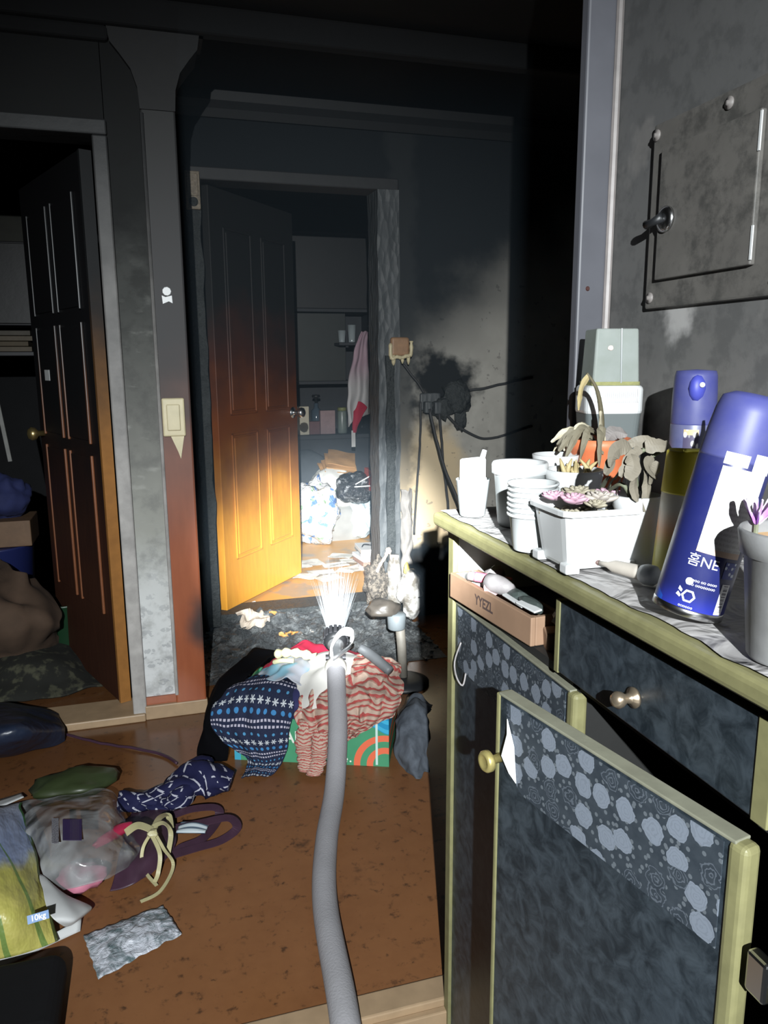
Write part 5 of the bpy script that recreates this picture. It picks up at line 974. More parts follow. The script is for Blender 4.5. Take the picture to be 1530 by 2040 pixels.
# ------------------------------------------------------------------ THINGS ON THE HALL FLOOR, LEFT
def fl(px, py, z=0.0): return atZ(px, py, z)
def sack_print():
    s = sep(uvc()); u, v = s[0], s[1]; n = noi(uvc(), 6, 4); n2 = noi(scl(uvc(), (3, 18, 1)), 4, 3)
    c = mix(smooth(v, 0.55, 0.95), mix(noi(uvc(), 4, 3), (0.10, 0.17, 0.38), (0.42, 0.48, 0.62)), (0.55, 0.58, 0.66))
    c = mix(smooth(add(v, mul(sub(n, 0.5), 0.2)), 0.50, 0.40), c, mix(n, (0.32, 0.33, 0.05), (0.55, 0.47, 0.16)))
    blade_ = mul(lt(absd(sub(frac(add(add(mul(u, 4.0), mul(v, 0.8)), mul(mul(v, v), 0.9))), 0.5)), mul(sub(0.7, v), 0.13)), lt(v, 0.66)); c = mix(mul(blade_, 0.85), c, (0.10, 0.20, 0.05))
    c = mix(gt(u, 0.96), c, mix(smooth(v, 0.4, 0.9), (0.05, 0.06, 0.02), (0.03, 0.22, 0.06)))
    return {'Base Color': c, 'Normal': bump(noi(uvc(), 8, 3), 0.4, 0.02)}
M_SACK = mat('printed_rice_sack', sack_print, rough=0.4, spec=0.5)
sk_ = thing('rice_sack', 'printed rice sack with blue sky and yellow field lying at the left edge', 'sack', fl(0, 1760))
sb = sk_.location
rows = [[fl(-190, 1930, 0.02), fl(-80, 1920, 0.03), fl(30, 1905, 0.03), fl(118, 1872, 0.02)], [fl(-190, 1850, 0.09), fl(-80, 1830, 0.12), fl(20, 1810, 0.12), fl(95, 1780, 0.07)], [fl(-190, 1760, 0.12), fl(-90, 1730, 0.15), fl(0, 1710, 0.14), fl(70, 1690, 0.09)], [fl(-190, 1660, 0.09), fl(-90, 1630, 0.11), fl(-20, 1620, 0.11), fl(45, 1610, 0.07)], [fl(-190, 1640, 0.01), fl(-90, 1625, 0.015), fl(-10, 1612, 0.02), fl(45, 1600, 0.02)]]
g = MB(); drape(g, rows, 40, 40, 0.006, 12, 3); ob('sack_skin', xf(g, lambda v: v-sb), M_SACK, sk_, smooth_=True, solid=0.002)
hem = MB(); drape(hem, [[fl(-190, 1965, 0.004), fl(-60, 1958, 0.004), fl(30, 1915, 0.004), fl(160, 1855, 0.004)], [fl(-190, 1925, 0.02), fl(-60, 1922, 0.022), fl(30, 1898, 0.022), fl(162, 1830, 0.02)]], 24, 3, 0.001, 10, 1); ob('white_hem', xf(hem, lambda v: v-sb), M_WHITEP, sk_, smooth_=True, solid=0.002)
hem = MB(); drape(hem, [[fl(-190, 1655, 0.02), fl(-90, 1638, 0.025), fl(-10, 1612, 0.03), fl(48, 1588, 0.03)], [fl(-190, 1625, 0.01), fl(-90, 1610, 0.012), fl(-10, 1595, 0.015), fl(42, 1580, 0.015)]], 24, 3, 0.001, 10, 2); ob('white_hem', xf(hem, lambda v: v-sb), M_WHITEP, sk_, smooth_=True, solid=0.002)
fp = MB(); drape(fp, [[fl(78, 1742, 0.085), fl(85, 1745, 0.08), fl(100, 1760, 0.07)], [fl(88, 1790, 0.085), fl(120, 1790, 0.075), fl(145, 1790, 0.05)], [fl(105, 1830, 0.075), fl(150, 1825, 0.06), fl(180, 1805, 0.03)], [fl(130, 1845, 0.04), fl(150, 1838, 0.035), fl(178, 1815, 0.02)]], 24, 24, 0.004, 20, 2); ob('white_flap', xf(fp, lambda v: v-sb), M_WHITEP, sk_, smooth_=True, solid=0.0015)
# 10kg badge follows the sack skin
bp = atZ(76, 1827, 0.118); bn = (CAM-bp).normalized(); bq = Matrix.Translation(bp-sb+bn*0.010) @ bn.to_track_quat('Z', 'Y').to_matrix().to_4x4()
badge = ob('badge', MB().box((-0.020, -0.008, -0.0004), (0.020, 0.008, 0.0004)), plain('badge_blue', (0.03, 0.15, 0.38), 0.4), sk_); badge.matrix_local = bq
tx = ob('lettering', text_mesh('10kg', 0.015, 0.0, 0.0003), plain('badge_white', (0.75, 0.75, 0.78), 0.4), badge); tx.location = (0.0, 0, 0.0008)
# clear plastic bag with things inside
M_FILM = mat('crinkled_clear_film', lambda: (lambda v, n: {'Base Color': mix(n, (0.22, 0.23, 0.24), (0.46, 0.47, 0.48)), 'Normal': bump(add(v, mul(n, 0.5)), 0.6, 0.02), 'Alpha': add(0.24, mul(smooth(n, 0.45, 0.7), 0.42))})(vor(pos(), 26, 'SMOOTH_F1'), noi(pos(), 10, 3, 0.5, 0.4)), rough=0.12, spec=0.9)
pb = thing('clear_plastic_bag', 'crumpled clear plastic bag with pink and purple contents beside the rice sack', 'bag', fl(150, 1720))
pbb = pb.location
g = MB(); drape(g, [[fl(45, 1600, 0.05), fl(95, 1590, 0.07), fl(150, 1580, 0.08), fl(215, 1570, 0.07), fl(242, 1595, 0.02)], [fl(50, 1650, 0.09), fl(100, 1630, 0.13), fl(160, 1620, 0.15), fl(220, 1610, 0.12), fl(246, 1625, 0.03)], [fl(70, 1690, 0.09), fl(120, 1680, 0.13), fl(180, 1665, 0.14), fl(235, 1655, 0.11), fl(265, 1655, 0.03)], [fl(90, 1740, 0.08), fl(130, 1725, 0.11), fl(190, 1715, 0.11), fl(245, 1700, 0.09), fl(290, 1690, 0.02)], [fl(115, 1775, 0.03), fl(150, 1770, 0.06), fl(200, 1755, 0.06), fl(250, 1735, 0.04), fl(270, 1720, 0.01)]], 90, 80, 0.014, 13, 4)
ob('bag_film', xf(g, lambda v: v-pbb), M_FILM, pb, smooth_=True, solid=0.0008)
M_PINK = grain('pink_item', (0.52, 0.18, 0.26), 0.6, 0.3, 20); M_PURP = grain('dark_purple_print', (0.030, 0.018, 0.065), 0.5, 0.3, 40)
def inside(label, nm, cat, px, py, z, size, m, seed, rz=0.0):
    o = ob(nm, MB().blob((0, 0, 0), size, 0.3, 3, 3, seed=seed), m, smooth_=True); o.location = fl(px, py, z); o.rotation_euler = (0, 0, rz); return tag(o, label, cat)
inside('pink bundle at the bottom of the clear plastic bag', 'pink_bundle', 'bundle', 160, 1748, 0.035, (0.055, 0.035, 0.03), M_PINK, 4)
inside('crimson tube poking out of the clear plastic bag', 'crimson_tube', 'tube', 225, 1662, 0.10, (0.055, 0.014, 0.014), grain('crimson_tube', (0.35, 0.02, 0.06), 0.4), 5, 0.7)
o = ob('printed_panel', MB().grid(lambda u, v: fl(125+38*u, 1632+42*v, 0.155+0.004*math.sin(u*5)) - pbb, 8, 8), M_PURP, pb, solid=0.001)
o = ob('printed_panel', MB().grid(lambda u, v: fl(103+14*u, 1630+50*v, 0.150) - pbb, 6, 8), mat('grey_scribble', lambda: {'Base Color': mix(gt(noi(scl(uvc(), (3, 14, 1)), 3, 2), 0.5), (0.25, 0.25, 0.27), (0.05, 0.045, 0.06))}, rough=0.5), pb, solid=0.001)
inside('dull green bag lying behind the clear plastic bag', 'green_bag', 'bag', 150, 1560, 0.035, (0.11, 0.07, 0.035), mat('dull_green_film', None, (0.03, 0.042, 0.016), 0.4), 9)
# navy striped scarf, twisted
def scarf():
    s = sep(uvc()); q = comb(mul(s[0], 7.0), mul(s[1], 9.0)); a = add(mul(s[0], 9.0), mul(s[1], 4.0)); b = add(mul(s[0], 4.0), mul(s[1], -7.0))
    st1 = mul(lt(absd(sub(frac(a), 0.5)), mul(noi(q, 1.1, 1), 0.20)), gt(noi(add(b, 3.0) and comb(b, a), 1.4, 1), 0.50))
    st2 = mul(lt(absd(sub(frac(b), 0.5)), 0.07), gt(noi(comb(a, b, 4.0), 0.9, 1), 0.55))
    w_ = mth('MAXIMUM', st1, st2); return {'Base Color': mix(w_, (0.010, 0.011, 0.045), (0.40, 0.40, 0.46))}
M_SCARF = mat('navy_leaf_print', scarf, rough=0.8, spec=0.2)
sc = thing('printed_scarf', 'twisted navy cloth with white leaf print on the wet floor', 'scarf', fl(350, 1590))
scb = sc.location
def roll(pts, radii, n=40, seg=24, seed=0.0):
    P = spline(pts, n); rr = [cat_rom([Vector((r, 0, 0)) for r in radii], k/n).x for k in range(n+1)]; mb = MB()
    for k, p in enumerate(P):
        tt = (P[min(k+1, n)]-P[max(k-1, 0)]).normalized(); a1 = tt.cross(Vector((0, 0, 1))).normalized(); a2 = a1.cross(tt)
        for q in range(seg):
            a = 2*math.pi*q/seg; f = 1+0.16*math.sin(a*3+k*0.5)+0.16*mnoise.noise(Vector((math.cos(a)*2, math.sin(a)*2, k*0.25+seed)))
            d = (a1*math.cos(a)*1.2+a2*math.sin(a)*0.8)*rr[k]*f; w_ = p+d; w_.z = max(w_.z, 0.004); mb.v.append(w_-scb)
    for k in range(n):
        for q in range(seg):
            q2 = (q+1) % seg; mb.f.append([k*seg+q, k*seg+q2, (k+1)*seg+q2, (k+1)*seg+q]); mb.uv[len(mb.f)-1] = [(k/n, q/seg), (k/n, (q+1)/seg), ((k+1)/n, (q+1)/seg), ((k+1)/n, q/seg)]
    mb.f.append(list(range(seg))); mb.f.append([n*seg+q for q in range(seg)]); return mb
ob('twist', roll([fl(236, 1600, 0.03), fl(275, 1595, 0.03), fl(320, 1588, 0.032), fl(365, 1565, 0.04), fl(410, 1550, 0.045), fl(460, 1560, 0.03)], [0.03, 0.028, 0.03, 0.045, 0.055, 0.03], seed=1), M_SCARF, sc, smooth_=True)
ob('fold', roll([fl(300, 1600, 0.02), fl(335, 1600, 0.03), fl(360, 1585, 0.04), fl(395, 1530, 0.05), fl(410, 1520, 0.03)], [0.02, 0.025, 0.03, 0.035, 0.02], seed=5), M_SCARF, sc, smooth_=True)
# purple bag straps
M_PSTRAP = grain('plum_webbing', (0.050, 0.022, 0.040), 0.5, 0.35, 40, 0.1)
ps = thing('plum_shoulder_bag', 'flattened plum coloured bag with looping straps under the clear bag', 'bag', fl(300, 1690)); psb = ps.location
g = MB(); drape(g, [[fl(215, 1775, 0.006), fl(260, 1765, 0.012), fl(300, 1745, 0.008)], [fl(235, 1720, 0.03), fl(300, 1700, 0.04), fl(345, 1690, 0.015)], [fl(250, 1650, 0.03), fl(310, 1640, 0.04), fl(350, 1640, 0.02)], [fl(260, 1615, 0.01), fl(310, 1612, 0.02), fl(350, 1615, 0.008)]], 30, 30, 0.008, 16, 6); ob('bag_body', xf(g, lambda v: v-psb), M_PSTRAP, ps, smooth_=True, solid=0.002)
def strap(pts, wd, parent, b, m, nm='strap', z_up=True, n=36):
    P = [p-b for p in spline(pts, n)]; mb = MB(); upv = Vector((0.1, -0.2, 1)).normalized()
    for k, p in enumerate(P):
        tt = (P[min(k+1, n)]-P[max(k-1, 0)]).normalized(); s_ = tt.cross(upv).normalized(); mb.v += [p-s_*wd, p+s_*wd, p+s_*wd+upv*0.002, p-s_*wd+upv*0.002]
    for k in range(n):
        for q in range(4): q2 = (q+1) % 4; mb.f.append([k*4+q, k*4+q2, k*4+4+q2, k*4+4+q])
    mb.f.append([0, 1, 2, 3]); mb.f.append([n*4+3, n*4+2, n*4+1, n*4]); return ob(nm, mb, m, parent, smooth_=False)
strap([fl(345, 1625, 0.02), fl(385, 1612, 0.03), fl(430, 1610, 0.025), fl(435, 1630, 0.012), fl(405, 1670, 0.01), fl(360, 1690, 0.01), fl(340, 1710, 0.01)], 0.012, ps, psb, M_PSTRAP)
strap([fl(345, 1650, 0.02), fl(400, 1640, 0.03), fl(455, 1630, 0.03), fl(472, 1650, 0.02), fl(440, 1675, 0.008), fl(390, 1690, 0.008), fl(340, 1705, 0.012)], 0.012, ps, psb, M_PSTRAP)
o = ob('snack_packet', MB().grid(lambda u, v: ((u-0.5)*0.075, (v-0.5)*0.045, 0.012+0.010*math.sin(math.pi*u)*math.sin(math.pi*v)+0.002*math.sin(v*14)), 16, 12), mat('blue_white_packet', lambda: {'Base Color': mix(gt(mth('SINE', mul(sep(uvc())[1], 18.0)), 0.1), (0.10, 0.14, 0.19), (0.42, 0.47, 0.50))}, rough=0.35), smooth_=True, solid=0.006); o.location = fl(385, 1658, 0.012); o.rotation_euler = (0, 0, R(-18)); tag(o, 'small blue and white striped packet lying on the plum straps', 'packet')
# straw coloured raffia strips
rf = thing('raffia_knot', 'knot of straw coloured plastic string with trailing ends beside the clear bag', 'string', fl(305, 1660, 0.09)); rfb = rf.location
M_RAF = grain('raffia_string', (0.44, 0.40, 0.22), 0.45, 0.3, 30)
for pts, wd in (([fl(305, 1655, 0.09), fl(325, 1690, 0.06), fl(345, 1725, 0.02), fl(320, 1775, 0.008), fl(280, 1797, 0.006)], 0.004), ([fl(300, 1660, 0.09), fl(318, 1700, 0.06), fl(315, 1740, 0.02), fl(308, 1758, 0.008)], 0.005), ([fl(305, 1655, 0.09), fl(285, 1690, 0.06), fl(285, 1730, 0.02), fl(312, 1765, 0.006)], 0.004), ([fl(300, 1650, 0.09), fl(325, 1640, 0.09), fl(340, 1660, 0.06), fl(335, 1700, 0.03)], 0.006), ([fl(250, 1660, 0.10), fl(275, 1645, 0.11), fl(305, 1655, 0.09)], 0.011), ([fl(305, 1655, 0.09), fl(318, 1630, 0.08), fl(335, 1625, 0.06), fl(340, 1650, 0.05)], 0.008)):
    strap(pts, wd, rf, rfb, M_RAF, 'string_end')
ob('knot', MB().blob((0, 0, 0), (0.014, 0.012, 0.01), 0.4, 3, 2), M_RAF, rf)
# silver packet
M_SILV = mat('silvery_wet_packet', lambda: (lambda n: {'Base Color': mix(smooth(n, 0.35, 0.62), (0.10, 0.14, 0.15), (0.55, 0.57, 0.63)), 'Normal': bump(noi(pos(), 40, 5, 0.6, 1.0), 0.8, 0.012)})(noi(pos(), 26, 5, 0.65, 0.8)), rough=0.3, spec=0.6)
c4 = [fl(166, 1865, 0.004), fl(325, 1805, 0.004), fl(362, 1862, 0.004), fl(196, 1953, 0.004)]
def pk(u, v):
    a = c4[0].lerp(c4[1], u); b = c4[3].lerp(c4[2], u); p = a.lerp(b, v); e = math.sin(math.pi*u)*math.sin(math.pi*v)
    return p + Vector((0.003*mnoise.noise(Vector((u*9, v*9, 0))), 0.004*mnoise.noise(Vector((u*12, v*3, 2))), 0.012*e+0.004*mnoise.noise(Vector((u*7, v*7, 1)))+0.002))
o = ob('foil_packet', MB().grid(pk, 36, 24), M_SILV, smooth_=True, solid=0.0015, base=fl(265, 1880)); tag(o, 'flat silvery blue foil packet on the brown floor', 'packet')
# blue bag by the left door sill
rag('dark blue plastic bag lying at the sill of the left doorway', 'blue_bag', [[fl(-120, 1420, 0.03), fl(-40, 1405, 0.06), fl(50, 1405, 0.06), fl(118, 1425, 0.02)], [fl(-120, 1445, 0.11), fl(-40, 1440, 0.15), fl(50, 1440, 0.14), fl(125, 1450, 0.04)], [fl(-120, 1490, 0.08), fl(-40, 1485, 0.11), fl(50, 1475, 0.10), fl(128, 1465, 0.02)], [fl(-120, 1525, 0.004), fl(-40, 1520, 0.004), fl(60, 1500, 0.004), fl(128, 1475, 0.004)]], mat('dark_blue_film', lambda: {'Base Color': mix(noi(pos(), 6, 3), (0.007, 0.010, 0.022), (0.022, 0.032, 0.06)), 'Normal': bump(noi(pos(), 9, 3), 0.6, 0.03)}, rough=0.35), 0.014, 9, 3, 0.0015, 50, 40, 'bag')
cord('thin dark cord curving over the floor from the blue bag', [fl(128, 1462, 0.006), fl(190, 1478, 0.006), fl(260, 1490, 0.006), fl(320, 1502, 0.006), fl(352, 1520, 0.008)], 0.0045, 24, M_PSTRAP, 'floor_cord')
# black case at the bottom left corner
bt_ = thing('equipment_case', 'black rounded case lying at the bottom left corner', 'case', (-0.42, 1.30, 0.004))
ob('shell', MB().box((-0.26, -0.03, 0), (0.190, 0.180, 0.07)), grain('matt_black_case', (0.006, 0.006, 0.007), 0.8, 0.2, 40, spec=0.2), bt_, bevel=0.03, seg=5)
ob('handle', MB().box((-0.262, -0.05, 0.02), (0.1, -0.031, 0.04)), M_BLACKP, bt_, bevel=0.006)

# ------------------------------------------------------------------ BURNT ROOM CONTENTS
RZ = 0.10
M_LAM = grain('dark_slate_laminate', (0.026, 0.030, 0.037), 0.6, 0.25, 20)
dk = thing('desk_hutch', 'dark slate desk with a tall hutch at the back of the burnt room', 'desk', (1.12, 5.1, RZ))
ob('desk_top', MB().box((-0.45, -0.14, 0.625), (0.36, 0.36, 0.655)), M_LAM, dk, bevel=0.004)
ob('modesty_panel', MB().box((-0.45, -0.12, 0.0), (0.36, -0.10, 0.625)), M_LAM, dk)
ob('back_board', MB().box((-0.45, 0.34, 0.655), (0.36, 0.36, 1.95)), M_LAM, dk)
ob('side_board', MB().box((-0.45, 0.0, 0.655), (-0.43, 0.34, 1.95)), M_LAM, dk)
ob('side_board', MB().box((0.34, 0.0, 0.655), (0.36, 0.34, 1.95)), M_LAM, dk)
for z in (0.98, 1.45, 1.93): ob('shelf', MB().box((-0.43, 0.02, z), (0.34, 0.34, z+0.02)), M_LAM, dk)
ob('cupboard_door', MB().box((-0.42, 0.0, 1.0), (0.14, 0.018, 1.44)), grain('smoked_green_panel', (0.022, 0.027, 0.026), 0.5, 0.2, 10), dk, bevel=0.003)
ob('cupboard_door', MB().box((-0.42, 0.0, 1.47), (0.33, 0.018, 1.92)), grain('smoked_panel', (0.012, 0.013, 0.015), 0.5, 0.2, 10), dk, bevel=0.003)
DTZ = RZ+0.656
def place(nm, label, cat, mb, m, loc, rz=0.0, bevel=0.0, smooth_=False):
    o = ob(nm, mb, m, bevel=bevel, smooth_=smooth_); o.location = loc; o.rotation_euler = (0, 0, rz); return tag(o, label, cat)
def dsk(px, Y): p = atY(px, 860, Y); return (p.x, Y, DTZ)
place('white_box', 'cream white box on the desk beside the door knob', 'box', MB().box((-0.065, -0.03, 0), (0.065, 0.03, 0.185)), grain('cream_card', (0.60, 0.56, 0.44), 0.7, 0.1, 20), dsk(595, 5.02), 0.1, 0.003)
place('pink_box', 'small pink and white cosmetics box on the desk', 'box', MB().box((-0.05, -0.025, 0), (0.05, 0.025, 0.155)), grain('dusty_pink_card', (0.34, 0.24, 0.25), 0.7, 0.3, 40), dsk(652, 5.03), 0, 0.002)
place('rose_box', 'low dark rose box between the cream box and the pink box', 'box', MB().box((-0.035, -0.025, 0), (0.035, 0.025, 0.085)), grain('dark_rose', (0.16, 0.08, 0.085), 0.7, 0.2, 30), dsk(626, 5.03), 0, 0.002)
t = thing('cosmetic_bottle', 'dark pump bottle standing behind the rose box', 'bottle', (dsk(631, 5.09)[0], 5.09, DTZ))
ob('bottle', MB().lathe([(0.035, 0), (0.035, 0.15), (0.015, 0.17), (0.015, 0.20)], 20), plain('slate_glass', (0.07, 0.10, 0.13), 0.15), t, smooth_=True)
ob('pump', MB().lathe([(0.010, 0.20), (0.010, 0.235), (0.028, 0.24), (0.026, 0.255)], 14), M_BLACKP, t, smooth_=True)
t = thing('storage_jar', 'pale capped jar at the right end of the desk', 'jar', dsk(682, 5.04))
ob('glass', MB().lathe([(0.030, 0), (0.032, 0.01), (0.032, 0.14), (0.028, 0.15)], 20), grain('cloudy_glass', (0.20, 0.24, 0.22), 0.3), t, smooth_=True)
ob('cap', MB().lathe([(0.031, 0.15), (0.031, 0.17), (0.028, 0.172)], 20), grain('olive_cap', (0.22, 0.24, 0.10), 0.5), t, smooth_=True)
t = thing('drinking_glass', 'shorter glossy glass on the small wall shelf', 'glass', (atY(684, 680, 5.15).x, 5.08, RZ+1.471), 0, 'glasses on the hutch shelf'); 
t.location = (atY(684, 680, 4.95).x, 4.99, 1.35); M_GL = mat('glossy_glass', None, (0.35, 0.4, 0.42), 0.05, spec=0.9)
ob('glass', MB().lathe([(0.020, 0), (0.026, 0.075), (0.024, 0.075), (0.018, 0.006)], 18, cap=False), M_GL, t, smooth_=True)
t = thing('drinking_glass', 'taller glossy glass on the small wall shelf beside the pink coat', 'glass', (atY(704, 680, 4.95).x, 4.99, 1.35), 0, 'glasses on the hutch shelf')
ob('glass', MB().lathe([(0.022, 0), (0.028, 0.11), (0.026, 0.11), (0.02, 0.006)], 18, cap=False), M_GL, t, smooth_=True)
ws = thing('wall_shelf', 'narrow dark shelf holding two glasses above the pink coat', 'shelf', (1.25, 4.95, 1.33))
ob('board', MB().box((-0.07, 0, 0), (0.12, 0.15, 0.018)), M_LAM, ws, bevel=0.002)
ob('bracket', MB().box((0.06, 0.11, -0.06), (0.075, 0.15, 0.0)), M_LAM, ws)
# wardrobe at the right, coat hanging from it
wd = thing('wardrobe', 'plum grey wardrobe side at the right of the burnt room', 'wardrobe', (1.52, 4.70, RZ))
ob('carcass', MB().box((0, 0, 0), (0.5, 0.6, 1.75)), grain('plum_grey_laminate', (0.13, 0.105, 0.135), 0.55, 0.2, 12), wd, bevel=0.004)
ob('door', MB().box((0.02, -0.018, 0.05), (0.48, -0.001, 1.72)), M_LAM, wd, bevel=0.003)
ct = thing('hanging_coat', 'pink and white coat hanging in the right of the door opening', 'coat', (1.30, 4.70, 1.42)); ctb = ct.location
Y0 = 4.62
g = MB(); drape(g, [[atY(722, 662, Y0), atY(730, 660, Y0+.02), atY(742, 660, Y0+.05)], [atY(704, 705, Y0), atY(722, 700, Y0-.05), atY(742, 700, Y0+.03)], [atY(697, 755, Y0), atY(715, 755, Y0-.06), atY(742, 755, Y0+.02)], [atY(693, 810, Y0), atY(712, 815, Y0-.05), atY(740, 815, Y0+.02)], [atY(697, 850, Y0), atY(710, 835, Y0-.03), atY(738, 825, Y0+.02)]], 30, 50, 0.012, 10, 3, 0.008, 3)
ob('coat_body', xf(g, lambda v: v-ctb), mat('pink_white_coat', lambda: {'Base Color': mix(smooth(sep(uvc())[1], 0.35, 0.6), (0.42, 0.30, 0.36), (0.50, 0.50, 0.51))}, rough=0.85), ct, smooth_=True, solid=0.006)
g = MB(); drape(g, [[atY(706, 808, Y0-.04), atY(716, 800, Y0-.06), atY(730, 812, Y0-.04)], [atY(704, 835, Y0-.05), atY(712, 830, Y0-.06), atY(720, 830, Y0-.05)], [atY(703, 862, Y0-.05), atY(706, 862, Y0-.06), atY(709, 862, Y0-.05)]], 16, 24, 0.006, 14, 4); ob('red_sash', xf(g, lambda v: v-ctb), M_RED, ct, smooth_=True, solid=0.006)
ob('white_tag', MB().box((-0.012, -0.003, -0.05), (0.012, 0.003, 0.05)), M_WHITEP, ct); ct.children[-1].location = atY(704, 874, Y0-.05)-ctb
ob('hanger_hook', MB().tube(spline([atY(733, 662, Y0+.02)-ctb, atY(734, 650, Y0+.03)-ctb, atY(738, 645, Y0+.05)-ctb, atY(741, 652, Y0+.07)-ctb], 12), 0.003, 6), M_STEEL, ct)
# bags and heaps on the room floor
def bagprint():
    p = pos(); n = noi(p, 7, 3, 0.5, 0.6); c = mix(smooth(n, 0.44, 0.50), (0.56, 0.52, 0.45), (0.62, 0.62, 0.62))
    c = mix(gt(noi(p, 17, 2, 0.5, 0.4), 0.60), c, (0.12, 0.22, 0.48)); q = scl(p, (1, 1, 1)); c = mix(gt(noi(comb(add(sep(p)[0], 4.0), sep(p)[1], sep(p)[2]), 15, 2), 0.64), c, (0.22, 0.36, 0.22))
    return {'Base Color': c, 'Normal': bump(noi(p, 22, 4, 0.6, 0.8), 0.8, 0.03)}
M_BAG = mat('printed_white_bag', bagprint, rough=0.35, spec=0.5)
def rbag(nm, label, px, py, Y, size, m, seed, cat='bag', amp=0.28, flat=True, freq=2.4):
    c = atY(px, py, Y); o = ob(nm, MB().blob((0, 0, 0), size, amp, freq, 4, seed=seed), m, smooth_=True); o.location = c; return tag(o, label, cat)
def rbag_floor(nm, label, px, pyb, size, m, seed, cat='bag', amp=0.28, freq=2.4):
    c = atZ(px, pyb, RZ); o = ob(nm, MB().blob((0, 0, size[2]*0.92), size, amp, freq, 4, flat=0.004, seed=seed), m, smooth_=True); o.location = (c.x, c.y+size[1]*0.7, RZ); return tag(o, label, cat)
rbag_floor('carrier_bag', 'bulging white carrier bag with blue and green print inside the door', 632, 1086, (0.18, 0.15, 0.20), M_BAG, 3, 'bag', 0.42, 3.4)
rbag_floor('pale_blue_bag', 'pale blue translucent bag in front of the wardrobe', 722, 1075, (0.10, 0.10, 0.14), mat('pale_blue_film', lambda: {'Base Color': mix(noi(pos(), 9, 3), (0.28, 0.40, 0.45), (0.62, 0.66, 0.68)), 'Normal': bump(noi(pos(), 18, 4), 0.8, 0.03)}, rough=0.3), 8)
rbag('white_sheet_bundle', 'white sheet bundled behind the carrier bag', 665, 975, 4.82, (0.17, 0.13, 0.14), grain('white_sheet', (0.60, 0.60, 0.57), 0.8, 0.1, 10, 0.4), 6, 'bundle', 0.25)
rbag('sheet_underlay', 'grey cloth heap supporting the bundles at the back of the floor', 668, 1040, 4.80, (0.26, 0.13, 0.18), grain('grey_heap_cloth', (0.25, 0.25, 0.24), 0.85, 0.3, 10, 0.3), 16, 'cloth heap', 0.2)
bb = rbag('black_bag', 'shiny black plastic bag on top of the bundles', 705, 972, 4.66, (0.12, 0.10, 0.10), mat('shiny_black_film', lambda: {'Base Color': mix(smooth(noi(pos(), 22, 4), 0.55, 0.70), (0.02, 0.022, 0.026), (0.40, 0.42, 0.44)), 'Normal': bump(noi(pos(), 26, 4, 0.6, 1.0), 1.0, 0.04)}, rough=0.18, spec=0.8), 12)
rbag('white_bag_corner', 'white bag half hidden behind the orange door edge', 588, 990, 4.9, (0.06, 0.06, 0.10), M_WHITEP, 18)
rbag('dark_cushion', 'dark slate cushion leaning at the desk behind the white sheet', 610, 935, 4.93, (0.14, 0.05, 0.13), grain('slate_cloth', (0.06, 0.07, 0.08), 0.9, 0.2, 20), 22, 'cushion', 0.1)
cbk = Vector(atY(678, 935, 4.85))
for k in range(4):
    g = MB().grid(lambda u, v: ((u-0.5)*(0.24-0.02*k), (v-0.5)*0.18, 0.010*mnoise.noise(Vector((u*2, v*2, k)))), 10, 8)
    o = ob('cardboard_sheet', g, grain('tan_cardboard', (0.46, 0.26, 0.11), 0.75, 0.2, 20, 0.1), solid=0.008); o.location = cbk+Vector((0.012*k-0.02, 0.01*k, 0.022*k)); o.rotation_euler = (R(24), R(4+2*k), R(8-6*k))
    tag(o, ['lowest tan cardboard sheet on the bundles', 'second tan cardboard sheet from the bottom', 'second tan cardboard sheet from the top', 'topmost tan cardboard sheet on the bundles'][k], 'cardboard', 'cardboard on the bundles')
for k, (p0, p1, lab) in enumerate((((708, 965), (738, 948), 'thin white stick rising from the black bag'), ((706, 970), (738, 968), 'thin white stick lying level across the black bag'))):
    o = ob('white_stick', MB().tube([atY(*p0, 4.55), atY(*p1, 4.55)], 0.004, 6), M_WHITEP, base=atY(*p0, 4.55)); tag(o, lab, 'stick')
o = ob('red_folder', MB().box((-0.010, -0.08, 0), (0.012, 0.08, 0.13)), plain('red_card', (0.45, 0.06, 0.05), 0.6)); o.location = atY(736, 975, 4.62); tag(o, 'narrow red folder standing at the door post edge', 'folder')
# papers on the wet room floor
pr_ = random.Random(9)
spots = [(610, 1150), (640, 1142), (668, 1128), (700, 1120), (655, 1155), (690, 1140), (620, 1125), (715, 1135), (600, 1132), (680, 1112)]
plab = ['white paper on the room floor nearest the orange door', 'white paper on the room floor left of centre', 'white paper with a grey patch in the middle of the room floor', 'white paper on the room floor in front of the pale blue bag', 'white paper nearest the threshold on the room floor', 'white paper on the room floor right of centre', 'white paper on the room floor below the carrier bag', 'white paper on the room floor nearest the right door post', 'white paper on the room floor touching the orange door', 'white paper furthest back on the room floor']
M_PAPER = mat('wet_paper', lambda: {'Base Color': mix(smooth(noi(pos(), 10, 3), 0.55, 0.65), (0.62, 0.60, 0.54), (0.40, 0.36, 0.32))}, rough=0.5)
for k, (px, py) in enumerate(spots):
    c = atZ(px, py, RZ); w_, h_ = pr_.uniform(0.09, 0.15), pr_.uniform(0.08, 0.13)
    o = ob('paper_sheet', MB().grid(lambda u, v: ((u-0.5)*w_, (v-0.5)*h_, 0.004+0.006*mnoise.noise(Vector((u*2, v*2, k)))+0.001*k), 8, 8), M_PAPER, solid=0.001); o.location = (c.x, c.y, RZ+0.003); o.rotation_euler = (0, 0, pr_.uniform(-0.7, 0.7)); tag(o, plab[k], 'paper', 'papers on the room floor')
mc = atZ(733, 1140, RZ)
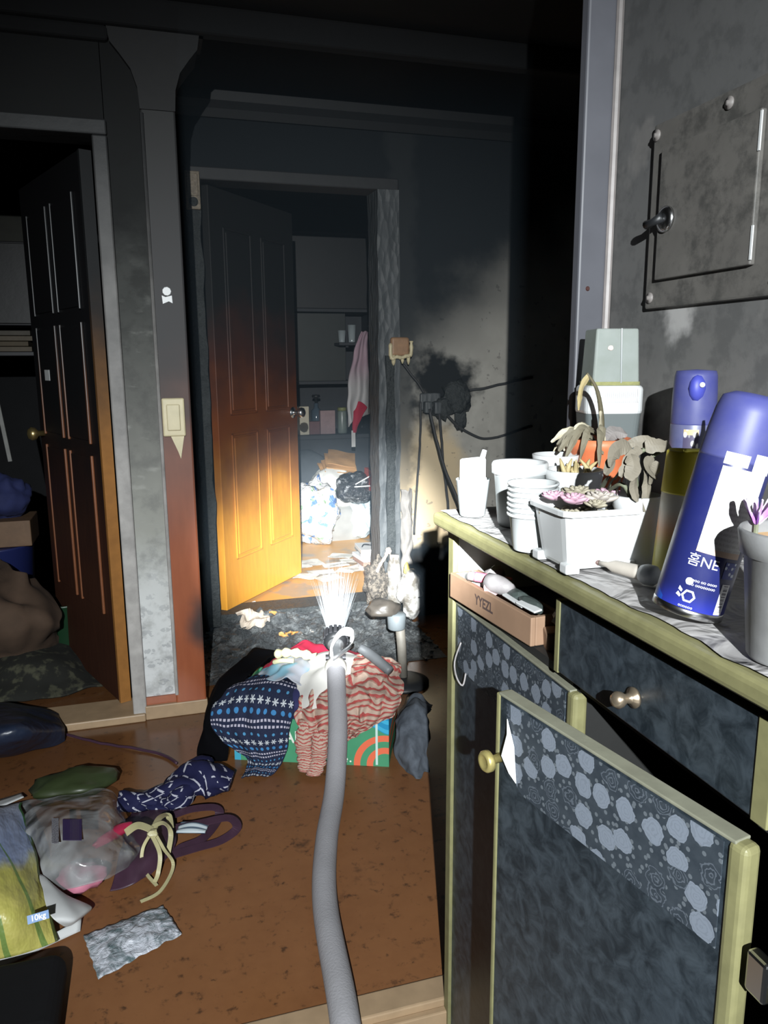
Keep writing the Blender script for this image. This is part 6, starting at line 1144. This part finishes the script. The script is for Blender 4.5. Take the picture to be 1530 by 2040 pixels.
for k in range(5):
    o = ob('magazine', MB().box((-0.07, -0.09, 0), (0.07, 0.09, 0.022)), [M_WHITEP, grain('dusty_brown_cover', (0.30, 0.18, 0.14), 0.6), M_WHITEP, grain('grey_cover', (0.35, 0.34, 0.35), 0.5), M_WHITEP][k], bevel=0.002); o.location = (mc.x+0.05+pr_.uniform(-.012, .012), mc.y+0.12, RZ+0.001+k*0.0235); o.rotation_euler = (0, 0, pr_.uniform(-0.25, 0.15))
    tag(o, ['lowest magazine of the pile by the right door post', 'second magazine from the bottom of the pile by the door post', 'middle magazine of the pile by the right door post', 'second magazine from the top of the pile by the door post', 'topmost magazine of the pile by the right door post'][k], 'magazine', 'pile of magazines')
o = ob('reading_glasses', MB().tube(spline([(-0.05, 0, 0), (-0.03, 0.03, 0.005), (0.0, 0.0, 0.008), (0.03, 0.03, 0.005), (0.05, 0, 0)], 20), 0.0035, 6), M_BLACKP); o.location = (mc.x+0.04, mc.y+0.08, RZ+0.125); tag(o, 'dark wire loop lying on top of the magazine pile', 'wire')

# ------------------------------------------------------------------ LEFT ROOM CONTENTS
wl_ = thing('dark_wardrobe', 'dark grey wardrobe standing inside the left room', 'wardrobe', (-0.49, 4.0, 0))
M_DW = grain('dark_grey_laminate', (0.014, 0.014, 0.018), 0.55, 0.15, 12)
ob('side_panel', MB().box((-0.012, 0, 0.04), (0.12, 0.5, 1.26)), M_DW, wl_, bevel=0.003)
ob('plinth', MB().box((-0.01, 0.01, 0), (0.11, 0.5, 0.04)), M_BLACKP, wl_)
ob('top_board', MB().box((-0.32, -0.01, 1.26), (0.13, 0.5, 1.28)), M_DW, wl_, bevel=0.003)
for k in range(4):
    o = ob('flat_book', MB().box((-0.16, -0.12, 0), (0.13-0.012*(k % 2), 0.1, 0.022)), [grain('tan_page', (0.10, 0.08, 0.055), 0.7), grain('tan_cover', (0.08, 0.06, 0.035), 0.7), grain('tan_page', (0.10, 0.08, 0.055), 0.7), grain('grey_tan_cover', (0.08, 0.07, 0.055), 0.7)][k], bevel=0.002); o.location = (-0.66+0.006*k, 4.14, 1.281+0.0245*k); o.rotation_euler = (0, 0, 0.03*(-1)**k)
    tag(o, ['lowest flat tan book on the dark wardrobe', 'second flat book from the bottom on the dark wardrobe', 'second flat book from the top on the dark wardrobe', 'topmost flat book on the dark wardrobe'][k], 'book', 'books lying on the wardrobe')
sh_ = thing('wall_cupboard', 'dark hanging cupboard with a pale box above it in the left room', 'cupboard', (-0.62, 4.5, 1.42))
ob('carcass', MB().box((-0.3, 0, 0), (0.12, 0.3, 0.42)), M_DW, sh_, bevel=0.004)
ob('door', MB().box((-0.29, -0.015, 0.01), (0.11, -0.001, 0.41)), grain('charcoal_door', (0.007, 0.007, 0.008), 0.5), sh_, bevel=0.003)
place('storage_box', 'olive grey storage box on top of the hanging cupboard', 'box', MB().box((-0.2, 0, 0), (0.1, 0.25, 0.13)), grain('olive_grey_card', (0.03, 0.03, 0.022), 0.7), (-0.64, 4.52, 1.841), 0, 0.003)
place('wooden_crate', 'pale wooden crate at the left edge of the left room', 'crate', MB().box((-0.25, 0, 0), (0.0, 0.22, 0.11)), grain('crate_wood', (0.15, 0.085, 0.045), 0.6), (-0.52, 3.45, 0.47), 0, 0.004)
place('blue_bin', 'dark blue plastic bin under the wooden crate', 'bin', MB().lathe([(0.13, 0), (0.16, 0.46), (0.165, 0.468), (0.15, 0.468)], 28), plain('dark_blue_bin', (0.015, 0.022, 0.10), 0.4), (-0.69, 3.56, 0.0), 0, 0, True)
rbag('blue_cloth', 'blue cloth pile on the wooden crate', 10, 990, 3.55, (0.10, 0.08, 0.10), grain('royal_blue_cloth', (0.015, 0.022, 0.09), 0.85), 4, 'cloth')
place('white_strip', 'narrow white strip hanging at the far left', 'strip', MB().box((-0.008, 0, 0), (0.008, 0.01, 0.24)), grain('dull_strip', (0.16, 0.16, 0.15), 0.6), (-0.565, 3.4, 0.835), 0, 0.002)
bpy.data.objects['white_strip'].rotation_euler = (0, R(-6), 0)
rag('brown blanket bundled on the floor of the left room', 'brown_blanket', [[fl(-60, 1130, 0.0)+Vector((0, -0.3, 0.35)), atY(20, 1125, 3.3), atY(70, 1150, 3.3), atY(95, 1180, 3.3)], [atY(-60, 1170, 3.15), atY(20, 1180, 3.12), atY(75, 1190, 3.15), atY(110, 1215, 3.2)], [atY(-60, 1250, 3.05), atY(20, 1250, 3.0), atY(75, 1250, 3.05), atY(115, 1240, 3.15)], [fl(-60, 1340, 0.01), fl(20, 1345, 0.01), fl(75, 1330, 0.01), fl(120, 1290, 0.01)]], grain('brown_fleece', (0.075, 0.045, 0.028), 0.9, 0.35, 20, 0.3), 0.03, 10, 4, 0.01, 40, 40, 'blanket')
rag('dark mottled olive rug rumpled behind the left door sill', 'mottled_rug', [[fl(-80, 1270, 0.05), fl(30, 1265, 0.10), fl(110, 1260, 0.08), fl(165, 1290, 0.02)], [fl(-80, 1310, 0.08), fl(30, 1310, 0.12), fl(110, 1310, 0.10), fl(190, 1320, 0.02)], [fl(-80, 1370, 0.03), fl(30, 1370, 0.05), fl(120, 1360, 0.04), fl(205, 1345, 0.015)], [fl(-80, 1400, 0.012), fl(30, 1398, 0.012), fl(120, 1385, 0.012), fl(215, 1365, 0.012)]], mat('mottled_olive', lambda: {'Base Color': mix(smooth(noi(pos(), 24, 4), 0.5, 0.66), (0.009, 0.0095, 0.007), (0.055, 0.055, 0.034))}, rough=0.9), 0.014, 12, 6, 0.008, 40, 30, 'rug')
place('green_basket', 'green plastic basket behind the open left door', 'basket', MB().lathe([(0.07, 0), (0.09, 0.24), (0.095, 0.25), (0.085, 0.25), (0.07, 0.02)], 24, cap=False), plain('green_plastic', (0.008, 0.035, 0.014), 0.4), (-0.40, 3.35, 0.0), 0, 0, True)

# ------------------------------------------------------------------ SMOKE HANGING IN THE PASSAGE
hm = bpy.data.materials.new('thin_smoke'); hm.use_nodes = True; G.nt = hm.node_tree
G.nt.nodes.remove(G.nt.nodes['Principled BSDF'])
vs = new('ShaderNodeVolumeScatter'); vs.inputs['Color'].default_value = (0.62, 0.82, 1.0, 1); vs.inputs['Density'].default_value = 0.09; vs.inputs['Anisotropy'].default_value = 0.2
G.nt.links.new(vs.outputs[0], G.nt.nodes['Material Output'].inputs['Volume'])
mv = bpy.data.materials.new('spray_mist'); mv.use_nodes = True; G.nt = mv.node_tree; G.nt.nodes.remove(G.nt.nodes['Principled BSDF'])
vs2 = new('ShaderNodeVolumeScatter'); vs2.inputs['Color'].default_value = (0.95, 0.97, 1.0, 1); vs2.inputs['Density'].default_value = 0.7
G.nt.links.new(vs2.outputs[0], G.nt.nodes['Material Output'].inputs['Volume'])
tag(ob('spray_mist', MB().lathe([(0.022, 0.0), (0.030, 0.05), (0.044, 0.13), (0.060, 0.22), (0.066, 0.30), (0.045, 0.36)], 24, M=Matrix.Translation(TIP) @ QN.to_4x4()), mv), 'pale mist around the water leaving the nozzle', 'mist', kind='stuff')
o = ob('smoke_haze', MB().box((0.13, 2.30, 0.35), (2.55, 3.33, 2.15)), hm); tag(o, 'thin bluish smoke hanging in front of the charred door', 'smoke', kind='stuff')
